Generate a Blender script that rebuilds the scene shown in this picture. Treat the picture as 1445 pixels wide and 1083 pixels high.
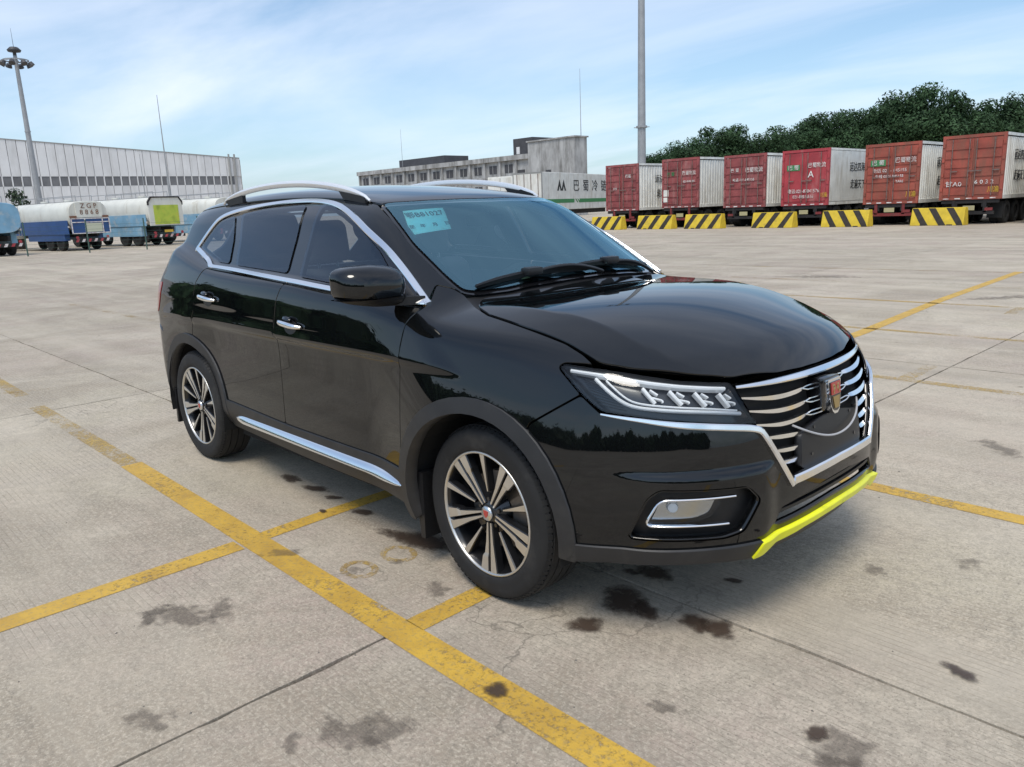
import bpy, bmesh, math, random
import numpy as np
from mathutils import Vector, Matrix, Euler
from mathutils.geometry import delaunay_2d_cdt
random.seed(7); RNG=np.random.RandomState(7)
scene=bpy.context.scene
for o in list(bpy.data.objects): bpy.data.objects.remove(o)
COL=scene.collection
# ------------------------------------------------------------ camera
F_PX=1097.57; CAM=(2.112,-2.702,1.478); YAW,PITCH,ROLL=math.radians(136.784),math.radians(12.704),math.radians(-2.299)
def cam_matrix():
    cy,sy,cp,sp=math.cos(YAW),math.sin(YAW),math.cos(PITCH),math.sin(PITCH)
    fwd=Vector((cy*cp,sy*cp,-sp)); right=Vector((sy,-cy,0)); up=right.cross(fwd)
    r=math.cos(ROLL)*right+math.sin(ROLL)*up; u=-math.sin(ROLL)*right+math.cos(ROLL)*up
    m=Matrix((r,u,-fwd)).transposed().to_4x4(); m.translation=Vector(CAM); return m
cd=bpy.data.cameras.new('camera'); cam=bpy.data.objects.new('camera',cd); COL.objects.link(cam)
cd.sensor_width=36; cd.lens=36*F_PX/1445; cd.clip_start=.05; cd.clip_end=3000; cam.matrix_world=cam_matrix(); scene.camera=cam
# ------------------------------------------------------------ sky, sun, exposure
SUN_EL,SUN_AZ=math.radians(60),math.radians(297)      # azimuth measured from +x towards +y
wd=bpy.data.worlds.new('World'); scene.world=wd; wd.use_nodes=True
nt=wd.node_tree; N=nt.nodes; L=nt.links
for n in list(N): N.remove(n)
out=N.new('ShaderNodeOutputWorld'); bg=N.new('ShaderNodeBackground'); sky=N.new('ShaderNodeTexSky'); sky.sky_type='NISHITA'
sky.sun_disc=False; sky.sun_elevation=SUN_EL; sky.sun_rotation=math.pi/2-SUN_AZ; sky.air_density=1.0; sky.dust_density=1.5; sky.ozone_density=2.2; sky.altitude=50
tc=N.new('ShaderNodeTexCoord'); sep=N.new('ShaderNodeSeparateXYZ'); L.new(tc.outputs['Generated'],sep.inputs[0])
def wmath(op,a,b=None,c=None):
    n=N.new('ShaderNodeMath'); n.operation=op
    for i,v in enumerate((a,b,c)):
        if v is None: continue
        if isinstance(v,(int,float)): n.inputs[i].default_value=v
        else: L.new(v,n.inputs[i])
    return n.outputs[0]
zc=wmath('MAXIMUM',wmath('ADD',sep.outputs[2],.10),.03)
px=wmath('DIVIDE',sep.outputs[0],zc); py=wmath('DIVIDE',sep.outputs[1],zc)
cmb=N.new('ShaderNodeCombineXYZ'); L.new(px,cmb.inputs[0]); L.new(py,cmb.inputs[1])
mp=N.new('ShaderNodeMapping'); mp.inputs['Rotation'].default_value=(0,0,math.radians(45)); mp.inputs['Scale'].default_value=(.42,1.0,1); mp.inputs['Location'].default_value=(-5.3,.8,0); L.new(cmb.outputs[0],mp.inputs[0])
n1=N.new('ShaderNodeTexNoise'); n1.inputs['Scale'].default_value=.80; n1.inputs['Detail'].default_value=9; n1.inputs['Roughness'].default_value=.56; n1.inputs['Distortion'].default_value=.35; L.new(mp.outputs[0],n1.inputs['Vector'])
cr=N.new('ShaderNodeValToRGB'); cr.color_ramp.elements[0].position=.38; cr.color_ramp.elements[1].position=.74; L.new(n1.outputs[0],cr.inputs[0])
n2=N.new('ShaderNodeTexNoise'); n2.inputs['Scale'].default_value=.17; n2.inputs['Detail'].default_value=3; L.new(mp.outputs[0],n2.inputs['Vector'])
cr2=N.new('ShaderNodeValToRGB'); cr2.color_ramp.elements[0].position=.40; cr2.color_ramp.elements[1].position=.62; L.new(n2.outputs[0],cr2.inputs[0])
fac=wmath('MULTIPLY_ADD',wmath('MULTIPLY',cr.outputs[0],wmath('MULTIPLY_ADD',cr2.outputs[0],.70,.30)),.80,.06)
bw=N.new('ShaderNodeMixRGB'); bw.blend_type='MIX'; bw.inputs[0].default_value=.0; L.new(sky.outputs[0],bw.inputs[1])
SKY_STR=.105
mix=N.new('ShaderNodeMixRGB'); L.new(fac,mix.inputs[0]); tn=N.new('ShaderNodeMixRGB'); tn.blend_type='MULTIPLY'; tn.inputs[0].default_value=1; L.new(sky.outputs[0],tn.inputs[1]); tn.inputs[2].default_value=(.89,1.02,1.06,1); L.new(tn.outputs[0],mix.inputs[1]); mix.inputs[2].default_value=(6.9,7.2,8.0,1)
hz=N.new('ShaderNodeMixRGB'); hf=wmath('MULTIPLY',wmath('POWER',2.718,wmath('MULTIPLY',wmath('MAXIMUM',sep.outputs[2],0.0),-8.0)),.40); L.new(hf,hz.inputs[0]); L.new(mix.outputs[0],hz.inputs[1]); hz.inputs[2].default_value=(4.3,5.6,7.1,1)
L.new(hz.outputs[0],bg.inputs[0]); bg.inputs[1].default_value=SKY_STR; L.new(bg.outputs[0],out.inputs[0])
N.remove(bw)
sl=bpy.data.lights.new('sun','SUN'); sl.energy=1.5; sl.angle=math.radians(22); sl.color=(1,.93,.83); so=bpy.data.objects.new('sun',sl); COL.objects.link(so)
sd=Vector((math.cos(SUN_EL)*math.cos(SUN_AZ),math.cos(SUN_EL)*math.sin(SUN_AZ),math.sin(SUN_EL))); so.rotation_euler=sd.to_track_quat('Z','Y').to_euler(); so.location=(0,0,30)
scene.view_settings.view_transform='Standard'; scene.view_settings.look='None'; scene.view_settings.gamma=1; scene.view_settings.exposure=.60
# ------------------------------------------------------------ helpers: objects
def tag(o,label=None,cat=None,group=None,kind=None):
    if label: o['label']=label
    if cat: o['category']=cat
    if group: o['group']=group
    if kind: o['kind']=kind
    return o
def empty(name,loc=(0,0,0),rz=0,label=None,cat=None,group=None):
    o=bpy.data.objects.new(name,None); COL.objects.link(o); o.location=loc; o.rotation_euler=(0,0,rz); o.empty_display_size=.2
    return tag(o,label,cat,group)
def mesh(name,V,Fc,smooth=False,normals=None):
    me=bpy.data.meshes.new(name); me.from_pydata([tuple(map(float,v)) for v in V],[],[tuple(int(i) for i in f) for f in Fc]); me.update()
    if smooth or normals is not None: me.polygons.foreach_set('use_smooth',[True]*len(me.polygons))
    if normals is not None: me.normals_split_custom_set_from_vertices([tuple(map(float,n)) for n in normals])
    return me
def link(name,me,mat=None,parent=None):
    o=bpy.data.objects.new(name,me); COL.objects.link(o)
    if mat is not None and len(me.materials)==0: me.materials.append(mat)
    if parent is not None: o.parent=parent
    return o
class MB:
    """collects boxes, tubes, prisms; build() links them as one mesh"""
    def __init__(s): s.V=[];s.F=[]
    def add(s,V,F):
        n=len(s.V); s.V+= [tuple(v) for v in V]; s.F+=[tuple(i+n for i in f) for f in F]; return s
    def box(s,x0,x1,y0,y1,z0,z1):
        V=[(x,y,z) for z in (z0,z1) for y in (y0,y1) for x in (x0,x1)]
        return s.add(V,[(0,2,3,1),(4,5,7,6),(0,1,5,4),(2,6,7,3),(0,4,6,2),(1,3,7,5)])
    def rbox(s,x0,x1,y0,y1,z0,z1,b=.02):
        # chamfered box
        bm=bmesh.new(); bmesh.ops.create_cube(bm,size=1)
        for v in bm.verts: v.co=Vector(((x0+x1)/2+v.co.x*(x1-x0),(y0+y1)/2+v.co.y*(y1-y0),(z0+z1)/2+v.co.z*(z1-z0)))
        bmesh.ops.bevel(bm,geom=bm.edges[:],offset=b,segments=2,affect='EDGES',profile=.6)
        bm.verts.index_update(); s.add([v.co.copy() for v in bm.verts],[[v.index for v in f.verts] for f in bm.faces]); bm.free(); return s
    def prism(s,poly,axis,a0,a1):
        """poly 2d extruded along axis ('x': poly=(y,z), 'y': (x,z), 'z': (x,y))"""
        def P(p,a): return {'x':(a,p[0],p[1]),'y':(p[0],a,p[1]),'z':(p[0],p[1],a)}[axis]
        n=len(poly); V=[P(p,a0) for p in poly]+[P(p,a1) for p in poly]
        return s.add(V,[tuple(range(n))[::-1],tuple(range(n,2*n))]+[(i,(i+1)%n,n+(i+1)%n,n+i) for i in range(n)])
    def tube(s,p0,p1,r0,r1=None,n=10,cap=True):
        r1=r0 if r1 is None else r1; p0=Vector(p0);p1=Vector(p1); d=(p1-p0).normalized(); a=d.orthogonal().normalized(); b=d.cross(a)
        V=[p0+(a*math.cos(t)+b*math.sin(t))*r0 for t in [2*math.pi*i/n for i in range(n)]]+[p1+(a*math.cos(t)+b*math.sin(t))*r1 for t in [2*math.pi*i/n for i in range(n)]]
        F=[(i,(i+1)%n,n+(i+1)%n,n+i) for i in range(n)]
        if cap: F+=[tuple(range(n))[::-1],tuple(range(n,2*n))]
        return s.add(V,F)
    def lathe(s,prof,axis='z',n=32,c=(0,0,0),closed=False):
        """prof: (r,h) list revolved about axis through c"""
        V=[];F=[];m=len(prof)
        for i in range(n):
            t=2*math.pi*i/n;ct,st=math.cos(t),math.sin(t)
            for r,h in prof:
                p={'z':(r*ct,r*st,h),'y':(r*ct,h,r*st),'x':(h,r*ct,r*st)}[axis]
                V.append((p[0]+c[0],p[1]+c[1],p[2]+c[2]))
        for i in range(n):
            for j in range(m if closed else m-1):
                k=(j+1)%m; F.append((i*m+j,((i+1)%n)*m+j,((i+1)%n)*m+k,i*m+k))
        return s.add(V,F)
    def build(s,name,mat,parent=None,smooth=False,auto=None):
        me=mesh(name,s.V,s.F,smooth)
        bm=bmesh.new(); bm.from_mesh(me); bmesh.ops.recalc_face_normals(bm,faces=bm.faces[:])
        if auto:
            for e in bm.edges:
                if len(e.link_faces)==2 and e.calc_face_angle(0)>math.radians(auto): e.smooth=False
            for f in bm.faces: f.smooth=True
        bm.to_mesh(me); bm.free()
        return link(name,me,mat,parent)
def copy_tree(o,parent=None):
    c=o.copy(); COL.objects.link(c); c.parent=parent
    for ch in list(o.children): copy_tree(ch,c)
    return c
# ------------------------------------------------------------ helpers: materials
MATS={}
def mat(name,col,rough=.5,metal=0,coat=0,coat_rough=.03,spec=.5,var=0,vscale=3,dirt=None,dscale=1.2,dlo=.5,dhi=.75,bump=0,bscale=60,emit=None,rand=0,dstretch=None):
    m=bpy.data.materials.new(name); m.use_nodes=True; t=m.node_tree; b=t.nodes['Principled BSDF']
    b.inputs['Base Color'].default_value=(*col,1); b.inputs['Roughness'].default_value=rough; b.inputs['Metallic'].default_value=metal
    b.inputs['Coat Weight'].default_value=coat; b.inputs['Coat Roughness'].default_value=coat_rough; b.inputs['Specular IOR Level'].default_value=spec
    MATS[name]=m
    if not(var or dirt or bump or rand): return m
    tc=t.nodes.new('ShaderNodeTexCoord'); v=tc.outputs['Object']; c=None
    oi=t.nodes.new('ShaderNodeObjectInfo'); ad=t.nodes.new('ShaderNodeVectorMath'); ad.operation='ADD'
    sc=t.nodes.new('ShaderNodeMath'); sc.operation='MULTIPLY'; sc.inputs[1].default_value=37.; t.links.new(oi.outputs['Random'],sc.inputs[0])
    t.links.new(v,ad.inputs[0]); t.links.new(sc.outputs[0],ad.inputs[1]); v=ad.outputs[0]
    rgb=t.nodes.new('ShaderNodeRGB'); rgb.outputs[0].default_value=(*col,1); c=rgb.outputs[0]
    if rand:
        h=t.nodes.new('ShaderNodeHueSaturation'); mr=t.nodes.new('ShaderNodeMapRange'); mr.inputs[3].default_value=1-rand; mr.inputs[4].default_value=1+rand
        t.links.new(oi.outputs['Random'],mr.inputs[0]); t.links.new(mr.outputs[0],h.inputs['Value']); t.links.new(c,h.inputs['Color']); c=h.outputs[0]
    if var:
        n=t.nodes.new('ShaderNodeTexNoise'); n.inputs['Scale'].default_value=vscale; n.inputs['Detail'].default_value=6; t.links.new(v,n.inputs['Vector'])
        mr=t.nodes.new('ShaderNodeMapRange'); mr.inputs[1].default_value=.3; mr.inputs[2].default_value=.7; mr.inputs[3].default_value=1-var; mr.inputs[4].default_value=1+var; t.links.new(n.outputs[0],mr.inputs[0])
        h=t.nodes.new('ShaderNodeHueSaturation'); t.links.new(mr.outputs[0],h.inputs['Value']); t.links.new(c,h.inputs['Color']); c=h.outputs[0]
    if dirt:
        n=t.nodes.new('ShaderNodeTexNoise'); n.inputs['Scale'].default_value=dscale; n.inputs['Detail'].default_value=8; n.inputs['Roughness'].default_value=.65; t.links.new(v,n.inputs['Vector'])
        if dstretch:
            mpp=t.nodes.new('ShaderNodeMapping'); mpp.inputs['Scale'].default_value=dstretch; t.links.new(v,mpp.inputs[0]); t.links.new(mpp.outputs[0],n.inputs['Vector'])
        mr=t.nodes.new('ShaderNodeMapRange'); mr.inputs[1].default_value=dlo; mr.inputs[2].default_value=dhi; t.links.new(n.outputs[0],mr.inputs[0])
        x=t.nodes.new('ShaderNodeMixRGB'); t.links.new(mr.outputs[0],x.inputs[0]); t.links.new(c,x.inputs[1]); x.inputs[2].default_value=(*dirt,1); c=x.outputs[0]
    t.links.new(c,b.inputs['Base Color'])
    if bump:
        n=t.nodes.new('ShaderNodeTexNoise'); n.inputs['Scale'].default_value=bscale; n.inputs['Detail'].default_value=4; t.links.new(v,n.inputs['Vector'])
        bp=t.nodes.new('ShaderNodeBump'); bp.inputs['Strength'].default_value=bump; bp.inputs['Distance'].default_value=.01; t.links.new(n.outputs[0],bp.inputs['Height']); t.links.new(bp.outputs[0],b.inputs['Normal'])
    return m
def glassmat(name,tint,ior,gloss=(1,1,1),rough=0.0):
    m=bpy.data.materials.new(name); m.use_nodes=True; t=m.node_tree
    for n in list(t.nodes): t.nodes.remove(n)
    o=t.nodes.new('ShaderNodeOutputMaterial'); mx=t.nodes.new('ShaderNodeMixShader'); fr=t.nodes.new('ShaderNodeFresnel'); fr.inputs[0].default_value=ior
    tr=t.nodes.new('ShaderNodeBsdfTransparent'); tr.inputs[0].default_value=(*tint,1); gl=t.nodes.new('ShaderNodeBsdfGlossy'); gl.inputs[0].default_value=(*gloss,1); gl.inputs['Roughness'].default_value=rough
    t.links.new(fr.outputs[0],mx.inputs[0]); t.links.new(tr.outputs[0],mx.inputs[1]); t.links.new(gl.outputs[0],mx.inputs[2]); t.links.new(mx.outputs[0],o.inputs[0]); MATS[name]=m; return m
def text(body,size,mt,parent,M,name='lettering',depth=.004,align='CENTER',sx=1):
    c=bpy.data.curves.new('txt','FONT'); c.body=body; c.size=size; c.align_x=align; c.align_y='CENTER'; c.extrude=depth; c.resolution_u=2
    o=bpy.data.objects.new('txt',c); COL.objects.link(o); bpy.context.view_layer.update()
    me=bpy.data.meshes.new_from_object(o.evaluated_get(bpy.context.evaluated_depsgraph_get())); bpy.data.objects.remove(o); bpy.data.curves.remove(c)
    me.name=name; me.transform(M@Matrix.Diagonal((sx,1,1,1)))
    me.materials.clear()
    return link(name,me,mt,parent)
# ------------------------------------------------------------ the car's body as one smooth function (negative inside); panels are cut out of it
def cub(xs,ys):
    xs=np.array(xs,float);ys=np.array(ys,float);n=len(xs);h=np.diff(xs)
    A=np.zeros((n,n));b=np.zeros(n);A[0,0]=A[-1,-1]=1
    for i in range(1,n-1):
        A[i,i-1]=h[i-1];A[i,i]=2*(h[i-1]+h[i]);A[i,i+1]=h[i];b[i]=6*((ys[i+1]-ys[i])/h[i]-(ys[i]-ys[i-1])/h[i-1])
    m=np.linalg.solve(A,b)
    # dense table for speed
    X=np.linspace(xs[0]-.6,xs[-1]+.6,4000)
    i=np.clip(np.searchsorted(xs,X)-1,0,n-2);d=np.clip(X,xs[0],xs[-1])-xs[i];hh=h[i]
    s=(ys[i+1]-ys[i])/hh-hh*(2*m[i]+m[i+1])/6
    Y=ys[i]+s*d+m[i]/2*d*d+(m[i+1]-m[i])/(6*hh)*d**3
    s0=(ys[1]-ys[0])/h[0]-h[0]*m[1]/6; s1=(ys[-1]-ys[-2])/h[-1]+h[-1]*m[-2]/6
    Y=np.where(X<xs[0],ys[0]+s0*(X-xs[0]),np.where(X>xs[-1],ys[-1]+s1*(X-xs[-1]),Y))
    return lambda t:np.interp(t,X,Y)
def smax(a,b,r):
    h=np.maximum(r-np.abs(a-b),0)/r
    return np.maximum(a,b)+h*h*r*.25
def smin(a,b,r): return -smax(-a,-b,r)
def sstep(a,b,x):
    t=np.clip((x-a)/(b-a),0,1);return t*t*(3-2*t)
def integ(ds,ss,sm=.008):
    D=np.arange(-1.2,.8,.002);s=np.interp(D,ds,ss)
    k=np.exp(-.5*(np.arange(-15,16)*.002/sm)**2);k/=k.sum();s=np.convolve(np.pad(s,15,'edge'),k,'valid')
    I=np.cumsum(s)*.002;I-=np.interp(0,D,I);return lambda d:np.interp(d,D,I)
Wx=cub([-3.7,-3.45,-3.1,-2.7,-2.0,-1.2,-.4,0,.3,.55,.8],[.74,.80,.845,.872,.893,.905,.895,.872,.835,.78,.70])
zA=cub([-3.4,-2.7,-1.8,-1.2,-.6,0,.4],[1.12,1.108,1.082,1.06,1.034,.985,.94])
doorI=integ([-.9,-.74,-.66,-.5,-.32,-.20,-.092,-.085,0-.004,.004,.03,.14,.3],[-.6,-.4,.0,.02,.0,-.07,-.09,.06,.15,.23,.28,.48,.7],.005)
fendI=integ([-.9,-.74,-.6,-.45,-.3,-.15,0,.08,.16,.3],[-.5,-.35,.0,.06,.14,.25,.33,.42,.6,.8],.02)
ARF=(0.0,.345,.555); ARR=(-2.70,.345,.54)
def S0(x,z):
    w=sstep(-.75,-.15,x); w2=1-sstep(-2.75,-2.25,x)
    d=z-zA(x); a=doorI(d); b=fendI(d)
    ww=np.maximum(w,.55*w2)
    return Wx(x)-(a*(1-ww)+b*ww)
def S(x,z):
    s=S0(x,z)
    for cx,cz,R in (ARF,ARR):
        dx=x-cx;dz=z-cz;r=np.sqrt(dx*dx+dz*dz)+1e-6
        e=R/r-1; k=1+.5*(e+np.sqrt(e*e+.0022))
        q=np.clip(sstep(-.25,.1,dz/r),0,1)
        fl=S0(cx+dx*k,cz+dz*k)
        s=s+(fl-s)*q
    return s
lean=cub([.15,.25,.35,.5,.65,.8,.9,1.0,1.1],[.14,.05,-.01,-.025,-.012,.022,.06,.12,.22])
def F(a,z): return .928+.02*sstep(.632,.602,z)*sstep(.36,.46,a)*(1-sstep(.78,.85,a))-lean(z)-.17*a*a-.47*a**4
rearx=cub([.15,.3,.45,.7,.95,1.06,1.2,1.4,1.6],[-3.42,-3.53,-3.58,-3.60,-3.60,-3.565,-3.43,-3.33,-3.25])
def Rr(a,z): return rearx(z)+.10*a*a+.38*a**4
hoodc=cub([-.5,-.2,0,.3,.55,.72,.84,.95],[1.13,1.125,1.125,1.109,1.058,1.002,.944,.87])
hoodk=cub([-.5,0,.35,.8,1.0],[.05,.05,.10,.24,.28])
def crease(x): return np.interp(x,[-.5,-.3,0,.3,.5,.7,1.0],[.66,.635,.625,.60,.60,.56,.50])
def Hd(x,a):
    c=crease(x); z=hoodc(x)-hoodk(x)*a*a
    o=np.maximum(a-c,0); 
    hz=z-(.26-.16*sstep(.2,.8,x))*(np.sqrt(o*o+.006**2)-.006)-.20*o*o
    # rear deck
    zb=beltz(x)+.0
    w=sstep(-.95,.12,x)
    return zb*(1-w)+hz*w
beltz=cub([-3.4,-2.9,-2.5,-1.5,-1.1,-.4,0],[1.36,1.29,1.225,1.178,1.155,1.12,1.10])
R0=cub([-3.5,-3.2,-2.8,-2.3,-1.8,-1.4,-1.0,-.7],[1.53,1.585,1.622,1.641,1.637,1.612,1.56,1.50])
def Roof(x,a): return R0(x)-.085*a*a-.12*a**4
Gp=cub([-3.6,-3.2,-2.8,-2.3,-1.6,-1.0,-.4],[.70,.775,.815,.837,.848,.848,.84])
def G(x,z):
    d=z-1.10
    return Gp(x)-.44*d-.12*d*d
def Ws(a,z): return .0-1.70*(z-1.03)-.36*a*a-.10*a**4
def f(P):
    x=P[...,0];a=np.abs(P[...,1]);a=np.sqrt(a*a+1e-6);z=P[...,2]
    lo=(a-S(x,z))*.95
    lo=smax(lo,(z-Hd(x,a))*.95,.05)
    fr=(x-F(a,z))*.8
    lo=smax(lo,fr,.08)
    re=(Rr(a,z)-x)*.8
    lo=smax(lo,re,.10)
    lo=smax(lo,.19-z,.05)
    g=(a-G(x,z))*.9
    g=smax(g,z-Roof(x,a),.11)
    g=smax(g,(x-Ws(a,z))*.48,.05)
    g=smax(g,re,.10)
    g=smax(g,.9-z,.02)
    return smin(lo,g,.035)
def grad(P,h=.003):
    g=np.empty(P.shape)
    for i in range(3):
        d=np.zeros(3);d[i]=h; g[...,i]=(f(P+d)-f(P-d))/(2*h)
    return g/np.maximum(np.linalg.norm(g,axis=-1,keepdims=True),1e-9)
def cast(O,D,tmax,n=220,k=.75):
    """sphere trace from outside; returns t (nan if miss)"""
    D=D/np.linalg.norm(D,axis=-1,keepdims=True)
    t=np.zeros(O.shape[:-1]);ok=np.zeros(t.shape,bool)
    idx=np.arange(t.size); Of=O.reshape(-1,3);Df=D.reshape(-1,3);tf=t.ravel();okf=ok.ravel()
    for i in range(n):
        v=f(Of[idx]+Df[idx]*tf[idx,None])
        tf[idx]+=np.clip(k*v,-.1,.08)
        okf[idx[np.abs(v)<4e-6]]=True
        idx=idx[(np.abs(v)>=4e-6)&(tf[idx]<tmax)]
        if len(idx)==0:break
    okf[idx[np.abs(f(Of[idx]+Df[idx]*tf[idx,None]))<1e-3]]=True
    tf[~okf]=np.nan
    return tf.reshape(t.shape),D
# ------------------------------------------------------------ car: panels cut from the body function
def obl(phi):
    s,c=math.sin(phi),math.cos(phi)
    def fwd(uv):
        uv=np.asarray(uv,float); O=np.stack([uv[:,0],uv[:,1]*s-2.0*c,uv[:,1]*c+2.0*s],1); D=np.broadcast_to(np.array([0,c,-s]),O.shape).copy(); return O,D
    def inv(P): P=np.asarray(P,float); return np.stack([P[:,0],P[:,1]*s+P[:,2]*c],1)
    return fwd,inv
def cyl(cx,sg,R=.8):
    def fwd(uv):
        uv=np.asarray(uv,float); t=uv[:,0]/R; d=np.stack([sg*np.cos(t),np.sin(t),0*t],1); O=np.stack([cx+0*t,0*t,uv[:,1]],1)+2.0*d; return O,-d
    def inv(P): P=np.asarray(P,float); return np.stack([R*np.arctan2(P[:,1],sg*(P[:,0]-cx)),P[:,2]],1)
    return fwd,inv
SIDE=obl(0); TOP=obl(math.pi/2); OB35=obl(math.radians(38)); OB15=obl(math.radians(12)); FRONT=cyl(.1,1); REAR=cyl(-2.9,-1)
def solve(proj,uv):
    O,D=proj[0](uv); t,D=cast(O,D,4.0); P=O+D*t[:,None]
    bad=np.isnan(t)
    if bad.any():
        good=np.where(~bad)[0]
        for i in np.where(bad)[0]:
            j=good[np.argmin(((np.asarray(uv)[good]-np.asarray(uv)[i])**2).sum(1))]; P[i]=P[j]
    return P
def Hs(*xz): return solve(SIDE,np.array(xz))          # points on the right flank from (x,z)
def Ht(*xy): return solve(TOP,np.array(xy))           # points on the top from (x,y)
def Hf(*tz): return solve(FRONT,np.array([(t*.8,z) for t,z in tz]))   # points on the nose from (angle,z)
def Hr(*tz): return solve(REAR,np.array([(t*.8,z) for t,z in tz]))
def rnd(P,r=.02,n=4,closed=True):
    P=[np.asarray(p,float) for p in P]; out=[]; m=len(P)
    for i in range(m):
        if not closed and i in (0,m-1): out.append(P[i]); continue
        a,b,c=P[i-1],P[i],P[(i+1)%m]; la=np.linalg.norm(a-b); lc=np.linalg.norm(c-b)
        if la<1e-6 or lc<1e-6: continue
        ra=min(r,.45*la); rc=min(r,.45*lc); p=b+(a-b)/la*ra; q=b+(c-b)/lc*rc
        for k in range(n+1):
            t=k/n; out.append((1-t)**2*p+2*t*(1-t)*b+t*t*q)
    return np.array(out)
def resample(P,h,closed=True):
    P=np.asarray(P,float); Q=np.vstack([P,P[:1]]) if closed else P; out=[]
    for a,b in zip(Q[:-1],Q[1:]):
        n=max(1,int(math.ceil(np.linalg.norm(b-a)/h)))
        for k in range(n): out.append(a+(b-a)*k/n)
    if not closed: out.append(Q[-1])
    return np.array(out)
def thin(P,d):
    out=[P[0]]
    for p in P[1:]:
        if np.linalg.norm(p-out[-1])>=d: out.append(p)
    if np.linalg.norm(out[-1]-out[0])<d: out.pop()
    return np.array(out)
def inside(P,poly):
    x,y=P[:,0],P[:,1]; r=np.zeros(len(P),bool); n=len(poly); j=n-1
    for i in range(n):
        xi,yi=poly[i];xj,yj=poly[j]
        if yi!=yj: r^=((yi>y)!=(yj>y))&(x<(xj-xi)*(y-yi)/(yj-yi)+xi)
        j=i
    return r
def pdist(P,poly):
    d=np.full(len(P),1e9); Q=np.vstack([poly,poly[:1]])
    for a,b in zip(Q[:-1],Q[1:]):
        e=b-a; l=e@e
        if l<1e-12: continue
        t=np.clip(((P-a)@e)/l,0,1); d=np.minimum(d,np.linalg.norm(P-a-t[:,None]*e,axis=1))
    return d
def inset(poly,g):
    poly=np.asarray(poly,float); n=len(poly); A=0.5*np.sum(poly[:,0]*np.roll(poly[:,1],-1)-np.roll(poly[:,0],-1)*poly[:,1]); s=1 if A>0 else -1; out=[]
    for i in range(n):
        a,b,c=poly[i-1],poly[i],poly[(i+1)%n]; u=b-a; v=c-b; lu=np.linalg.norm(u);lv=np.linalg.norm(v)
        if lu<1e-9 or lv<1e-9: out.append(b); continue
        nu=np.array([-u[1],u[0]])/lu*s; nv=np.array([-v[1],v[0]])/lv*s; m=nu+nv; k=m@nu
        out.append(b+m*g/max(k,.4))
    return np.array(out)
def mirror_me(me,name):
    V=np.array([v.co for v in me.vertices]); V[:,1]*=-1; Fc=[tuple(p.vertices)[::-1] for p in me.polygons]
    nr=None
    if me.has_custom_normals:
        nr=np.zeros_like(V); cn=np.zeros(len(me.loops)*3,np.float32); me.corner_normals.foreach_get('vector',cn); cn=cn.reshape(-1,3)
        li=np.zeros(len(me.loops),int); me.loops.foreach_get('vertex_index',li); nr[li]=cn; nr[:,1]*=-1
    m2=mesh(name,V,Fc,smooth=me.polygons[0].use_smooth,normals=nr)
    for m in me.materials: m2.materials.append(m)
    return m2
def mirror(o,parent):
    if o.type=='EMPTY':
        c=empty(o.name.split('.')[0]); c.parent=parent
        for ch in list(o.children): mirror(ch,c)
        return c
    c=link(o.name.split('.')[0],mirror_me(o.data,o.data.name),None,parent)
    for k in o.keys():
        if k in('label','group','kind'): c[k]=o[k]
    for ch in list(o.children): mirror(ch,c)
    return c
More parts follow.
